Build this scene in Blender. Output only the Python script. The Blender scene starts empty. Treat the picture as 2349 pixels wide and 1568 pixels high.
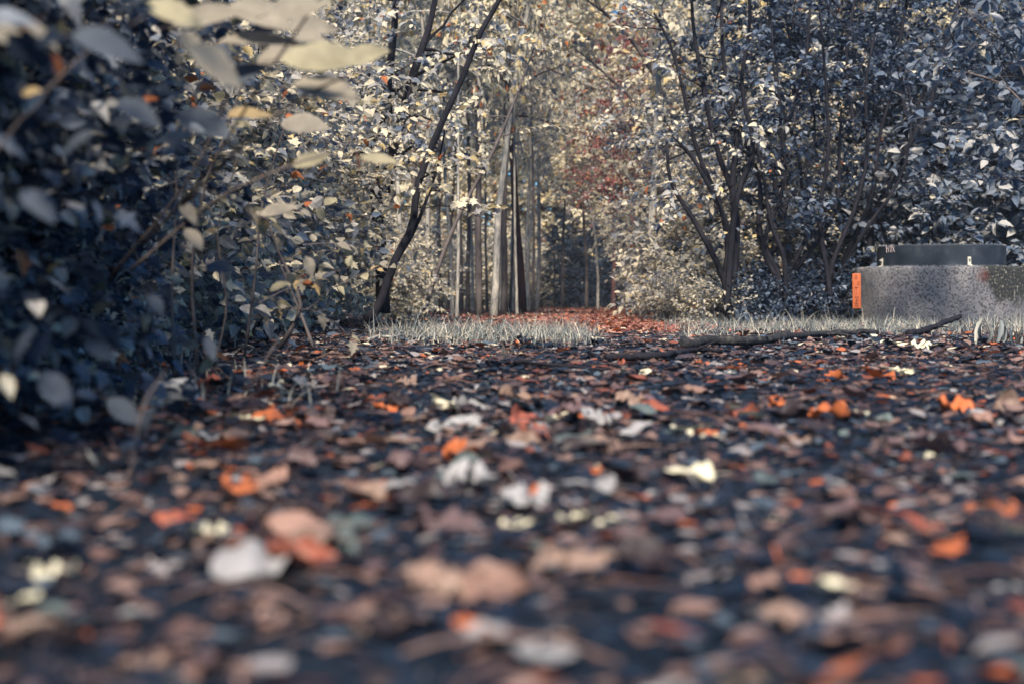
import bpy, math
import numpy as np
from mathutils import Vector, Matrix

S = bpy.context.scene
COL = S.collection
R = math.radians

# ------------------------------------------------------------------ camera, sky, sun, exposure
F = 3262.0            # focal length in pixels of a 2349 px wide frame
EYE = 0.20
HORIZON = 690.0
CX = 1174.5
cam_d = bpy.data.cameras.new('camera')
cam_d.lens = 50.0
cam_d.sensor_width = 36.0
cam_d.shift_y = -(784.0 - HORIZON) / 2349.0
cam_d.clip_start = 0.02
cam_d.clip_end = 2000.0
cam_d.dof.use_dof = True
cam_d.dof.focus_distance = 7.5
cam_d.dof.aperture_fstop = 3.7
cam_d.dof.aperture_blades = 7
cam = bpy.data.objects.new('camera', cam_d)
cam.location = (0, 0, EYE)
cam.rotation_euler = (R(90), 0, 0)
COL.objects.link(cam)
S.camera = cam

SUN_EL, SUN_AZ = 50.0, 184.0      # azimuth clockwise from +Y: behind the camera, to its left
w = bpy.data.worlds.new('World')
S.world = w
w.use_nodes = True
nt = w.node_tree
nt.nodes.clear()
sky = nt.nodes.new('ShaderNodeTexSky')
sky.sky_type = 'NISHITA'
sky.sun_disc = False
sky.sun_elevation = R(SUN_EL)
sky.sun_rotation = R(SUN_AZ)
sky.ozone_density = 3.0
sky.air_density = 1.0
bg = nt.nodes.new('ShaderNodeBackground')
bg.inputs['Strength'].default_value = 0.066
out = nt.nodes.new('ShaderNodeOutputWorld')
tintn = nt.nodes.new('ShaderNodeVectorMath'); tintn.operation = 'MULTIPLY'; tintn.inputs[1].default_value = (0.42, 0.93, 1.32)
nt.links.new(sky.outputs[0], tintn.inputs[0])
nt.links.new(tintn.outputs[0], bg.inputs['Color'])
nt.links.new(bg.outputs[0], out.inputs[0])

sd = bpy.data.lights.new('sun', 'SUN')
sd.energy = 5.0
sd.angle = R(6.0)
sd.color = (1.0, 0.87, 0.70)
sun = bpy.data.objects.new('sun', sd)
az, el = R(SUN_AZ), R(SUN_EL)
tosun = Vector((math.sin(az) * math.cos(el), math.cos(az) * math.cos(el), math.sin(el)))
sun.rotation_euler = tosun.to_track_quat('Z', 'Y').to_euler()
sun.location = tosun * 40
COL.objects.link(sun)

S.view_settings.view_transform = 'Standard'
S.view_settings.look = 'None'
S.view_settings.exposure = 1.45
S.view_settings.gamma = 1.0
S.render.engine = 'CYCLES'
S.cycles.max_bounces = 5
S.cycles.diffuse_bounces = 3
S.cycles.glossy_bounces = 2
S.cycles.transmission_bounces = 3
S.cycles.transparent_max_bounces = 4
S.cycles.caustics_reflective = False
S.cycles.caustics_refractive = False
S.cycles.use_denoising = True

# ------------------------------------------------------------------ helpers
def at(px, py, d):
    """point at distance d (metres along +Y) seen at photo pixel px, py"""
    return np.array([(px - CX) * d / F, d, EYE + (HORIZON - py) * d / F])

def gd(py):
    return F * EYE / (py - HORIZON)

def tag(o, label=None, cat=None, group=None, kind=None):
    if label: o['label'] = label
    if cat: o['category'] = cat
    if group: o['group'] = group
    if kind: o['kind'] = kind
    return o

def link(name, data, parent=None, loc=None, rot=None, scale=None):
    o = bpy.data.objects.new(name, data)
    COL.objects.link(o)
    if parent is not None: o.parent = parent
    if loc is not None: o.location = tuple(float(v) for v in loc)
    if rot is not None: o.rotation_euler = tuple(float(v) for v in rot)
    if scale is not None:
        o.scale = (scale,) * 3 if np.isscalar(scale) else tuple(scale)
    return o

def mesh_from(name, V, T, mats, mi=None, tint=None, smooth=True):
    V = np.asarray(V, dtype=np.float32); T = np.asarray(T, dtype=np.int32)
    me = bpy.data.meshes.new(name)
    n, k = T.shape
    me.vertices.add(len(V)); me.vertices.foreach_set('co', V.ravel())
    me.loops.add(n * k); me.loops.foreach_set('vertex_index', T.ravel())
    me.polygons.add(n)
    me.polygons.foreach_set('loop_start', np.arange(0, n * k, k, dtype=np.int32))
    if mi is not None: me.polygons.foreach_set('material_index', np.asarray(mi, dtype=np.int32))
    me.polygons.foreach_set('use_smooth', np.full(n, smooth))
    if tint is not None:
        a = me.attributes.new('tint', 'FLOAT', 'FACE')
        a.data.foreach_set('value', np.asarray(tint, dtype=np.float32))
    for m in mats: me.materials.append(m)
    me.update(calc_edges=True)
    return me

class Geo:
    """collects triangle soups into one mesh"""
    def __init__(s): s.V, s.T, s.M, s.C, s.n = [], [], [], [], 0
    def add(s, V, T, m=0, c=0.0):
        V = np.asarray(V, float); T = np.asarray(T, int)
        if T.shape[1] == 4:
            T = np.concatenate([T[:, [0, 1, 2]], T[:, [0, 2, 3]]])
            if not np.isscalar(c): c = np.concatenate([c, c])
        s.V.append(V); s.T.append(T + s.n); s.n += len(V)
        s.M.append(np.full(len(T), m))
        s.C.append(np.full(len(T), c) if np.isscalar(c) else np.asarray(c))
    def mesh(s, name, mats, smooth=True):
        return mesh_from(name, np.concatenate(s.V), np.concatenate(s.T), mats,
                         np.concatenate(s.M), np.concatenate(s.C), smooth)

def tube(P, rad, k=6, cap=True):
    P = np.asarray(P, float); n = len(P)
    rad = np.full(n, rad) if np.isscalar(rad) else np.asarray(rad, float)
    Tn = np.gradient(P, axis=0); Tn /= np.linalg.norm(Tn, axis=1)[:, None] + 1e-9
    ref = np.array([0.3, 1.0, 0.13]) if abs(Tn[0][2]) > 0.6 else np.array([0.05, 0.1, 1.0])
    U = np.cross(Tn, ref); U /= np.linalg.norm(U, axis=1)[:, None] + 1e-9
    W = np.cross(Tn, U)
    a = np.linspace(0, 2 * math.pi, k, endpoint=False)
    V = (P[:, None] + rad[:, None, None] * (np.cos(a)[None, :, None] * U[:, None] + np.sin(a)[None, :, None] * W[:, None])).reshape(-1, 3)
    i = np.arange(n - 1)[:, None] * k; j = np.arange(k)[None]; j2 = (j + 1) % k
    Q = np.stack([i + j, i + j2, i + k + j2, i + k + j], -1).reshape(-1, 4)
    T = np.concatenate([Q[:, [0, 1, 2]], Q[:, [0, 2, 3]]])
    if cap:
        V = np.concatenate([V, P[:1], P[-1:]])
        c0, c1 = n * k, n * k + 1
        jj = np.arange(k); j3 = (jj + 1) % k
        T = np.concatenate([T, np.stack([np.full(k, c0), j3, jj], -1), np.stack([np.full(k, c1), (n - 1) * k + jj, (n - 1) * k + j3], -1)])
    return V, T

def smooth_line(P, n):
    """resample a polyline with Catmull-Rom"""
    P = np.asarray(P, float)
    Q = np.concatenate([[2 * P[0] - P[1]], P, [2 * P[-1] - P[-2]]])
    m = len(P) - 1; o = []
    for t in np.linspace(0, m - 1e-6, n):
        i = int(t); u = t - i
        a, b, c, d = Q[i:i + 4]
        o.append(0.5 * ((2 * b) + (-a + c) * u + (2 * a - 5 * b + 4 * c - d) * u * u + (-a + 3 * b - 3 * c + d) * u ** 3))
    return np.array(o)

def rotmats(yaw, pitch, roll):
    """x axis forward: yaw about z, pitch raises x, roll about x"""
    cy, sy, cp, sp, cr, sr = np.cos(yaw), np.sin(yaw), np.cos(pitch), np.sin(pitch), np.cos(roll), np.sin(roll)
    X = np.stack([cy * cp, sy * cp, sp], -1)
    Y0 = np.stack([-sy, cy, 0 * cy], -1)
    Z0 = np.cross(X, Y0)
    Y = Y0 * cr[:, None] + Z0 * sr[:, None]
    Z = -Y0 * sr[:, None] + Z0 * cr[:, None]
    return np.stack([X, Y, Z], -1)       # columns

# ------------------------------------------------------------------ materials
def nmat(name):
    m = bpy.data.materials.new(name); m.use_nodes = True
    t = m.node_tree; t.nodes.clear()
    o = t.nodes.new('ShaderNodeOutputMaterial')
    return m, t, o

def N(t, typ, **kw):
    n = t.nodes.new(typ)
    for k, v in kw.items():
        if k in n.inputs: n.inputs[k].default_value = v
        else: setattr(n, k, v)
    return n

def ramp(t, stops, interp='LINEAR'):
    r = t.nodes.new('ShaderNodeValToRGB')
    r.color_ramp.interpolation = interp
    e = r.color_ramp.elements
    while len(e) > 1: e.remove(e[0])
    e[0].position = stops[0][0]; e[0].color = (*stops[0][1], 1)
    for p, c in stops[1:]:
        x = e.new(p); x.color = (*c, 1)
    return r

def leaf_mat(name, stops, trans=0.3, rough=0.62, spec=0.18, mottle=0.35, nscale=60.0, interp='CONSTANT', obj_color=False):
    m, t, o = nmat(name); L = t.links.new
    if obj_color:
        src = N(t, 'ShaderNodeObjectInfo').outputs['Color']
    else:
        a = N(t, 'ShaderNodeAttribute', attribute_name='tint')
        r = ramp(t, stops, interp); L(a.outputs['Fac'], r.inputs[0]); src = r.outputs[0]
    tc = N(t, 'ShaderNodeTexCoord')
    no = N(t, 'ShaderNodeTexNoise', Scale=nscale, Detail=4.0, Roughness=0.65)
    L(tc.outputs['Object'], no.inputs['Vector'])
    mr = N(t, 'ShaderNodeMapRange')
    mr.inputs['From Min'].default_value = 0.3; mr.inputs['From Max'].default_value = 0.7
    mr.inputs['To Min'].default_value = 1.0 - mottle; mr.inputs['To Max'].default_value = 1.0 + mottle * 0.5
    L(no.outputs['Fac'], mr.inputs['Value'])
    mx = N(t, 'ShaderNodeVectorMath', operation='SCALE')
    L(src, mx.inputs[0]); L(mr.outputs[0], mx.inputs['Scale'])
    p = N(t, 'ShaderNodeBsdfPrincipled'); p.inputs['Roughness'].default_value = rough
    p.inputs['Specular IOR Level'].default_value = spec
    L(mx.outputs[0], p.inputs['Base Color'])
    tr = N(t, 'ShaderNodeBsdfTranslucent'); L(mx.outputs[0], tr.inputs['Color'])
    ms = N(t, 'ShaderNodeMixShader'); ms.inputs[0].default_value = trans
    L(p.outputs[0], ms.inputs[1]); L(tr.outputs[0], ms.inputs[2]); L(ms.outputs[0], o.inputs[0])
    return m

def rough_mat(name, c1, c2, scale=8.0, rough=0.85, bump=0.4, bscale=40.0, stretch=(1, 1, 1), c3=None, spec=0.1, bdist=0.01, metallic=0.0):
    m, t, o = nmat(name); L = t.links.new
    tc = N(t, 'ShaderNodeTexCoord')
    mp = N(t, 'ShaderNodeMapping'); mp.inputs['Scale'].default_value = stretch
    L(tc.outputs['Object'], mp.inputs[0])
    no = N(t, 'ShaderNodeTexNoise', Scale=scale, Detail=8.0, Roughness=0.65); L(mp.outputs[0], no.inputs['Vector'])
    st = [(0.32, c1), (0.68, c2)] if c3 is None else [(0.3, c1), (0.55, c2), (0.75, c3)]
    r = ramp(t, st); L(no.outputs['Fac'], r.inputs[0])
    p = N(t, 'ShaderNodeBsdfPrincipled'); p.inputs['Roughness'].default_value = rough
    p.inputs['Specular IOR Level'].default_value = spec; p.inputs['Metallic'].default_value = metallic
    L(r.outputs[0], p.inputs['Base Color'])
    nb = N(t, 'ShaderNodeTexNoise', Scale=bscale, Detail=6.0, Roughness=0.7); L(mp.outputs[0], nb.inputs['Vector'])
    b = N(t, 'ShaderNodeBump'); b.inputs['Strength'].default_value = bump; b.inputs['Distance'].default_value = bdist
    L(nb.outputs['Fac'], b.inputs['Height']); L(b.outputs[0], p.inputs['Normal'])
    L(p.outputs[0], o.inputs[0])
    return m

SLATE = (0.07, 0.095, 0.14); GREYB = (0.15, 0.17, 0.205); PALE = (0.32, 0.31, 0.30); CREAM = (0.56, 0.50, 0.38)
YEL = (0.54, 0.42, 0.21); ORA = (0.36, 0.12, 0.045); RED = (0.26, 0.05, 0.045); DRK = (0.03, 0.045, 0.075); OLV = (0.14, 0.13, 0.085)
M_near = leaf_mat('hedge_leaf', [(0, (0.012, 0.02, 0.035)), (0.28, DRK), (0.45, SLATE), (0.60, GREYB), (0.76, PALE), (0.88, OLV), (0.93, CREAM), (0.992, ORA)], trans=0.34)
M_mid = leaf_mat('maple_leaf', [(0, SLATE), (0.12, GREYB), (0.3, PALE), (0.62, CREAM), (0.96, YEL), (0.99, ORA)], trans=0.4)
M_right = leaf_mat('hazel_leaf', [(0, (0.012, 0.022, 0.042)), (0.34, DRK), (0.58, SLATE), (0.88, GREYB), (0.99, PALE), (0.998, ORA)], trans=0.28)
M_cream = leaf_mat('sunlit_tone_leaf', [(0, PALE), (0.2, CREAM), (0.45, (0.66, 0.59, 0.43)), (0.84, YEL), (0.965, ORA)], trans=0.5)  # brightness of sun on the background leaves is put into their base colour
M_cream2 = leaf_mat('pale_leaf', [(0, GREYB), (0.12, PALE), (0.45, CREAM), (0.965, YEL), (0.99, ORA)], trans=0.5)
M_red = leaf_mat('red_leaf', [(0, (0.17, 0.06, 0.06)), (0.4, (0.22, 0.075, 0.07)), (0.7, (0.14, 0.05, 0.055)), (0.85, PALE), (0.95, ORA)], trans=0.35)
M_dark = leaf_mat('spruce_needle', [(0, (0.008, 0.016, 0.032)), (0.5, (0.015, 0.028, 0.05)), (0.9, (0.04, 0.06, 0.085))], trans=0.1)  # near-black colour carries the shade under the trees at the path end
M_big = leaf_mat('broad_leaf', [(0, (0.07, 0.085, 0.11)), (0.28, (0.24, 0.215, 0.175)), (0.6, (0.29, 0.26, 0.175)), (0.85, (0.34, 0.25, 0.13)), (0.95, ORA)], trans=0.4, nscale=25)
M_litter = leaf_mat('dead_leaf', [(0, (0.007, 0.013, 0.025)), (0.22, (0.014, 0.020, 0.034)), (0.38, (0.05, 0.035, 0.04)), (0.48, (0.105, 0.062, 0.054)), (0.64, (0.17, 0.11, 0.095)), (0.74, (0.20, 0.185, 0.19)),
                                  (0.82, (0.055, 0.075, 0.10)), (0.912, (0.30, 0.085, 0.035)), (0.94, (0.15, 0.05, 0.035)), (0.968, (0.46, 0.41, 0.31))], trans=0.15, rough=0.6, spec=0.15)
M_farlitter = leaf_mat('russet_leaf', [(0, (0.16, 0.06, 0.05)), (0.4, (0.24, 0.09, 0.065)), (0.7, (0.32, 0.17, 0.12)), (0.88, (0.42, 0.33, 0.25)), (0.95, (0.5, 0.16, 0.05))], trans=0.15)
M_fallen = leaf_mat('fallen_leaf', None, trans=0.15, rough=0.55, spec=0.25, mottle=0.5, nscale=45, obj_color=True)
M_grass = leaf_mat('grass_blade', [(0, (0.06, 0.08, 0.09)), (0.25, (0.15, 0.165, 0.165)), (0.55, (0.32, 0.31, 0.27)), (0.85, (0.52, 0.47, 0.37))], trans=0.25, mottle=0.1)
M_bark = rough_mat('dark_bark', (0.004, 0.005, 0.009), (0.018, 0.017, 0.023), 14, bump=0.8, bscale=30, stretch=(1, 1, 0.25), bdist=0.02)
M_palebark = rough_mat('pale_bark', (0.06, 0.065, 0.08), (0.36, 0.33, 0.28), 22, bump=0.5, bscale=25, stretch=(1, 1, 0.35), bdist=0.02)
M_midbark = rough_mat('brown_bark', (0.03, 0.026, 0.03), (0.13, 0.11, 0.105), 10, bump=0.7, bscale=25, stretch=(1, 1, 0.3), bdist=0.02)
M_redbark = rough_mat('reddish_bark', (0.03, 0.015, 0.018), (0.10, 0.05, 0.048), 10, bump=0.7, bscale=25, stretch=(1, 1, 0.3), bdist=0.02)
M_mossbark = rough_mat('mossy_bark', (0.006, 0.008, 0.011), (0.022, 0.022, 0.025), 30, bump=0.9, bscale=90, c3=(0.09, 0.085, 0.07), bdist=0.006)
M_stone = rough_mat('pale_stone', (0.14, 0.15, 0.17), (0.38, 0.37, 0.35), 25, bump=0.7, bscale=70)

# ------------------------------------------------------------------ ground
rg = np.random.default_rng(7)
_k = rg.normal(size=(14, 2)) * np.array([1.1, 1.0]) * 2.2; _ph = rg.uniform(0, 6.28, 14)
_k2 = rg.normal(size=(22, 2)) * 16.0; _ph2 = rg.uniform(0, 6.28, 22)
def height(x, y):
    x = np.asarray(x, float); y = np.asarray(y, float)
    z = 0 * x
    for (a, b), p in zip(_k, _ph): z = z + 0.0012 * np.sin(a * x + b * y + p)
    near = np.clip((16 - y) / 10, 0, 1)
    for (a, b), p in zip(_k2, _ph2): z = z + 0.0010 * np.sin(a * x + b * y + p) * near
    z = z + 0.10 * np.clip((-0.95 - x) / 2.0, 0, 1) * np.clip(y / 3, 0, 1)      # low bank under the hedge
    return z

def grow_axis(a, b, step, lim):
    v = list(np.arange(a, b + 1e-6, step)); s = step
    while v[-1] < lim: s *= 1.25; v.append(v[-1] + s)
    return v
xs_r = grow_axis(0, 4.6, 0.045, 100); xs = np.array([-v for v in xs_r[:0:-1]] + xs_r)
ys_f = grow_axis(0, 12, 0.045, 130); ys_b = grow_axis(0, 1, 0.2, 60); ys = np.array([-v for v in ys_b[:0:-1]] + ys_f)
GX, GY = np.meshgrid(xs, ys)
GZ = height(GX, GY)
nx, ny = len(xs), len(ys)
i, j = np.meshgrid(np.arange(nx - 1), np.arange(ny - 1))
q = (j * nx + i).ravel()
Q = np.stack([q, q + 1, q + nx + 1, q + nx], -1)
m, t, o = nmat('soil'); L = t.links.new
tc = N(t, 'ShaderNodeTexCoord')
n1 = N(t, 'ShaderNodeTexNoise', Scale=45.0, Detail=8.0, Roughness=0.7); L(tc.outputs['Object'], n1.inputs[0])
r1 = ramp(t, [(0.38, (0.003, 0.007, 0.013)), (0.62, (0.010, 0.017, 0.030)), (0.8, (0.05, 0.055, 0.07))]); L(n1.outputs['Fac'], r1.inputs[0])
p = N(t, 'ShaderNodeBsdfPrincipled', Roughness=0.9); p.inputs['Specular IOR Level'].default_value = 0.08; L(r1.outputs[0], p.inputs['Base Color'])
b = N(t, 'ShaderNodeBump', Strength=0.9, Distance=0.012); L(n1.outputs['Fac'], b.inputs['Height']); L(b.outputs[0], p.inputs['Normal'])
L(p.outputs[0], o.inputs[0]); M_soil = m
g = link('ground', mesh_from('ground', np.stack([GX.ravel(), GY.ravel(), GZ.ravel()], -1), Q, [M_soil]))
tag(g, kind='structure')

# far footpath: a worn strip bending away to the right between the grass verges
def path_mid(y): return 0.62 + 0.035 * (y - 8) + 0.0006 * (y - 8) ** 2
M_path = rough_mat('path_earth', (0.05, 0.025, 0.024), (0.15, 0.075, 0.065), 18, bump=0.8, bscale=60, c3=(0.25, 0.15, 0.12))
py_ = np.arange(8.0, 60, 0.25); V = []; 
for y in py_:
    hw = 0.42 + 0.022 * (y - 8)
    for u in np.linspace(-1, 1, 9):
        x = path_mid(y) + u * hw; V.append((x, y, float(height(x, y)) + 0.006))
V = np.array(V); a = np.arange(len(py_) - 1)[:, None] * 9 + np.arange(8)[None]; a = a.ravel()
o_ = link('path', mesh_from('path', V, np.stack([a, a + 1, a + 10, a + 9], -1), [M_path])); tag(o_, kind='structure')

# ------------------------------------------------------------------ leaf templates
def strip_leaf(prof, n=5, wid=0.5, fold=0.25, droop=0.3, cols=2):
    """leaf along +x, length 1; cols=2 -> a folded blade with a midrib"""
    s = np.linspace(0, 1, n + 1)
    wv = np.array([prof(v) for v in s]) * wid
    x = s; z = -droop * s * s
    rows = []
    for u in np.linspace(-1, 1, cols + 1):
        rows.append(np.stack([x, u * wv, z + abs(u) * wv * fold], -1))
    V = np.stack(rows, 1).reshape(-1, 3); k = cols + 1; T = []
    for i in range(n):
        for c in range(cols):
            a = i * k + c
            if wv[i] > 1e-6: T.append((a, a + 1, a + k))
            else: T.append((a, a + k + 1, a + k)); continue
            if wv[i + 1] > 1e-6: T.append((a + 1, a + k + 1, a + k))
    T = [tt for tt in T if len({tuple(np.round(V[q], 5)) for q in tt}) == 3]
    return V, np.array(T)

def star_leaf(lobes, depth, rng, droop=0.25, cup=0.1):
    """palmate maple-like leaf in the x-y plane, base at origin, 1 long"""
    h = [(-0.05, 0.14), (0.05, 0.33), (0.17, 0.24), (0.30, 0.33), (0.44, 0.50), (0.49, 0.32), (0.53, 0.19), (0.68, 0.23), (0.75, 0.11)]
    k = 0.6 + 0.4 * (lobes / 5) * (1.2 - depth)
    o = [(0, 0)] + [(x + rng.normal() * 0.015, y * k * 1.15 * rng.uniform(0.85, 1.1)) for x, y in h] + [(1.0, 0.0)] + [(x + rng.normal() * 0.015, -y * k * 1.15 * rng.uniform(0.85, 1.1)) for x, y in h[::-1]]
    V = np.array([(0.42, 0, 0)] + [(x, y, 0) for x, y in o], float); n = len(o)
    V[:, 2] = -droop * V[:, 0] ** 2 + cup * np.abs(V[:, 1])
    return V, np.array([(0, 1 + i, 1 + (i + 1) % n) for i in range(n)])

ov = lambda s: (math.sin(math.pi * min(1, s) ** 0.8)) ** 0.9 if 0 < s < 1 else 0.0
rt = np.random.default_rng(3)
LT = {
    'tiny': [strip_leaf(ov, 2, 0.36, 0.3, d) for d in (0.1, 0.4)],
    'oval': [strip_leaf(ov, 4, 0.30, 0.35, d) for d in (0.05, 0.3, 0.6)],
    'lobed': [star_leaf(5, 0.55, rt, droop=d) for d in (0.1, 0.4, 0.2)] + [strip_leaf(ov, 4, 0.3, 0.4, 0.3)],
    'broad': [strip_leaf(lambda s: ov(s) * (1 + 0.10 * math.sin(40 * s)), 10, 0.27, 0.3, d, 4) for d in (0.1, 0.3, 0.5)],
}

def make_spray(kind, rng, L=0.45, n=12, size=0.08, k=3, twig=0.0022, up=0.25, spread=55):
    g = Geo(); pts = np.zeros((5, 3)); s = np.linspace(0, 1, 5)
    pts[:, 0] = s * L; pts[:, 1] = rng.normal() * 0.05 * L * s * s; pts[:, 2] = up * L * (s - 1.1 * s * s)
    V, T = tube(pts, np.linspace(twig, twig * 0.4, 5), k, cap=False); g.add(V, T, 1, 0.5)
    for q in range(n):
        s_ = (q + 0.6) / n if q < n - 1 else 1.0
        p = np.array([np.interp(s_, s, pts[:, c]) for c in range(3)])
        side = 1 if q % 2 else -1
        ya = (R(spread) * side + rng.normal() * 0.35) if q < n - 1 else rng.normal() * 0.2
        Rm = rotmats(np.array([ya]), np.array([rng.normal() * 0.35 - 0.1]), np.array([rng.normal() * 0.6]))[0]
        lv, lt = LT[kind][rng.integers(len(LT[kind]))]
        sc = size * rng.uniform(0.6, 1.15)
        lv = lv * sc; lv = lv @ Rm.T + p + Rm[:, 0] * size * 0.12
        g.add(lv, lt, 0, rng.uniform())
    return np.concatenate(g.V), np.concatenate(g.T), np.concatenate(g.M), np.concatenate(g.C)

def scatter(g_sprays, pos, yaw, pitch, roll, scale, rng, tint_shift=None):
    """returns V,T,M,C of all sprays placed at pos"""
    n = len(pos); ids = rng.integers(0, len(g_sprays), n)
    Rm = rotmats(yaw, pitch, roll); VV, TT, MM, CC = [], [], [], []; off = 0
    for k, (V, T, M_, C) in enumerate(g_sprays):
        w_ = np.where(ids == k)[0]
        if not len(w_): continue
        P = np.einsum('mij,nj->mni', Rm[w_], V) * scale[w_][:, None, None] + pos[w_][:, None]
        m_ = len(w_); nv = len(V)
        VV.append(P.reshape(-1, 3)); TT.append((T[None] + (np.arange(m_) * nv)[:, None, None]).reshape(-1, 3) + off); off += m_ * nv
        MM.append(np.tile(M_, m_)); CC.append((C[None] + rng.uniform(size=(m_, 1)) * 1.0).reshape(-1) % 1.0)
    return np.concatenate(VV), np.concatenate(TT), np.concatenate(MM), np.concatenate(CC)

rs = np.random.default_rng(11)
SP = {
    'near': [make_spray('lobed', rs, 0.26, 11, 0.042, twig=0.0014) for _ in range(4)] + [make_spray('oval', rs, 0.26, 12, 0.040, twig=0.0014) for _ in range(4)],
    'mid': [make_spray('lobed', rs, 0.42, 15, 0.064, twig=0.002) for _ in range(5)] + [make_spray('oval', rs, 0.42, 16, 0.06, twig=0.002) for _ in range(4)],
    'right': [make_spray('oval', rs, 0.42, 17, 0.064, twig=0.002, up=-0.1) for _ in range(9)],
    'broad': [make_spray('broad', rs, 0.55, 11, 0.14, twig=0.003, up=-0.15) for _ in range(7)],
    'far': [make_spray('tiny', rs, 0.65, 18, 0.115, twig=0.004) for _ in range(7)],
    'tiny': [make_spray('tiny', rs, 0.4, 16, 0.06, twig=0.002) for _ in range(7)],
    'needle': [make_spray('tiny', rs, 0.4, 26, 0.055, twig=0.004, spread=70) for _ in range(5)],
}

def wander(rng, p0, d0, length, n, jit=0.12, lift=0.0):
    P = [np.array(p0, float)]; d = np.array(d0, float); d /= np.linalg.norm(d)
    for _ in range(n):
        d = d + rng.normal(size=3) * jit + np.array([0, 0, lift]); d /= np.linalg.norm(d)
        P.append(P[-1] + d * length / n)
    return np.array(P)

def plant_meshes(name, rng, stems, spr, leafm, barkm, side=8, side_len=0.5, per=4, low=0.1, hi=1.0, sc=1.0, stem_k=6, r0=0.015, upb=0.3, tipspray=3, side_dir=None):
    """stems: list of polylines (N,3). Grows side branches with sprays. -> wood mesh, foliage mesh"""
    gw = Geo(); pos, yaw, pit = [], [], []
    for P in stems:
        P, rr = (P if isinstance(P, tuple) else (P, r0))
        n = len(P); V, T = tube(P, np.linspace(rr, rr * 0.35, n), stem_k); gw.add(V, T)
        cum = np.linspace(0, 1, n)
        for q in range(side):
            s = rng.uniform(low, hi); p = np.array([np.interp(s, cum, P[:, c]) for c in range(3)])
            a_ = rng.uniform(0, 2 * math.pi) if side_dir is None else side_dir + rng.normal() * 0.9
            L_ = side_len * rng.uniform(0.4, 1.2) * (1.15 - 0.5 * s)
            B = wander(rng, p, (math.cos(a_), math.sin(a_), upb + rng.normal() * 0.3), L_, 5, 0.16, -0.01)
            V, T = tube(B, np.linspace(rr * 0.3, rr * 0.12, 6), 3, cap=False); gw.add(V, T)
            for c in range(per):
                u = rng.uniform(0.25, 1.0); pp = np.array([np.interp(u, np.linspace(0, 1, 6), B[:, k]) for k in range(3)])
                pos.append(pp); yaw.append(a_ + rng.normal() * 0.8); pit.append(rng.normal() * 0.35)
        for c in range(tipspray):
            pos.append(P[-1]); yaw.append(rng.uniform(0, 6.28)); pit.append(rng.uniform(0.1, 0.9))
    pos = np.array(pos); n = len(pos)
    V, T, M_, C = scatter(SP[spr], pos, np.array(yaw), np.array(pit), rng.normal(size=n) * 0.4, rng.uniform(0.75, 1.25, n) * sc, rng)
    return gw.mesh(name + '_wood', [barkm]), mesh_from(name + '_leaves', V, T, [leafm, barkm], M_, C, smooth=False)

def shrub_variant(name, seed, spr, leafm, barkm, H=2.2, n=10, R_=0.5, **kw):
    rng = np.random.default_rng(seed); st = []
    for q in range(n):
        a_ = rng.uniform(0, 6.28); r = rng.uniform(0, 0.14)
        d = np.array([math.cos(a_) * R_ / H * rng.uniform(0.2, 1.2), math.sin(a_) * R_ / H * rng.uniform(0.2, 1.2), 1])
        st.append(wander(rng, (math.cos(a_) * r, math.sin(a_) * r, -0.05), d, H * rng.uniform(0.55, 1.08), 9, 0.09))
    return plant_meshes(name, rng, st, spr, leafm, barkm, **kw)

def tree_variant(name, seed, spr, leafm, barkm, H=9, r=0.09, nb=26, start=0.25, blen=2.0, per=9, sc=1.0, lean=0.0):
    rng = np.random.default_rng(seed); gw = Geo()
    P = wander(rng, (0, 0, -0.1), (lean, 0, 1), H, 16, 0.035, 0.02)
    rr = np.linspace(r, r * 0.2, 17); rr[0] *= 1.35
    V, T = tube(P, rr, 8); gw.add(V, T); gb = Geo(); pos, yaw, pit = [], [], []
    for q in range(nb):
        s = start + (1 - start) * (q + rng.uniform()) / nb; p = np.array([np.interp(s, np.linspace(0, 1, 17), P[:, c]) for c in range(3)])
        a_ = rng.uniform(0, 6.28); L_ = blen * rng.uniform(0.5, 1.15) * (1.1 - 0.75 * max(0, (s - 0.4) / 0.6))
        B = wander(rng, p, (math.cos(a_), math.sin(a_), rng.uniform(0.0, 0.7)), L_, 7, 0.13, -0.02)
        V, T = tube(B, np.linspace(r * 0.25, r * 0.07, 8), 4, cap=False); gb.add(V, T, 1, 0.5)
        for c in range(per):
            u = rng.uniform(0.2, 1) ; pp = np.array([np.interp(u, np.linspace(0, 1, 8), B[:, k]) for k in range(3)])
            off = rng.normal(size=3) * 0.22; pos.append(pp + off); yaw.append(a_ + rng.normal() * 1.0); pit.append(rng.normal() * 0.4 - 0.1)
    n = len(pos)
    V, T, M_, C = scatter(SP[spr], np.array(pos), np.array(yaw), np.array(pit), rng.normal(size=n) * 0.5, rng.uniform(0.7, 1.3, n) * sc, rng)
    gb.V.append(V); gb.T.append(T + gb.n); gb.M.append(M_); gb.C.append(C)
    return gw.mesh(name + '_trunk', [barkm]), gb.mesh(name + '_crown', [leafm, barkm], smooth=False)

PLACED = {}
def put(kind, variant, loc, rz, sc, key, parts=('stems', 'foliage'), tilt=(0, 0)):
    """Empty + its two parts; label is written later, when all neighbours are known"""
    x, y = loc[0], loc[1]; z = loc[2] if len(loc) > 2 else float(height(x, y))
    e = link(kind, None, loc=(x, y, z), rot=(tilt[0], tilt[1], rz), scale=sc)
    link(parts[0], variant[0], e); link(parts[1], variant[1], e)
    PLACED.setdefault(key, []).append(e)
    return e

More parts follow.
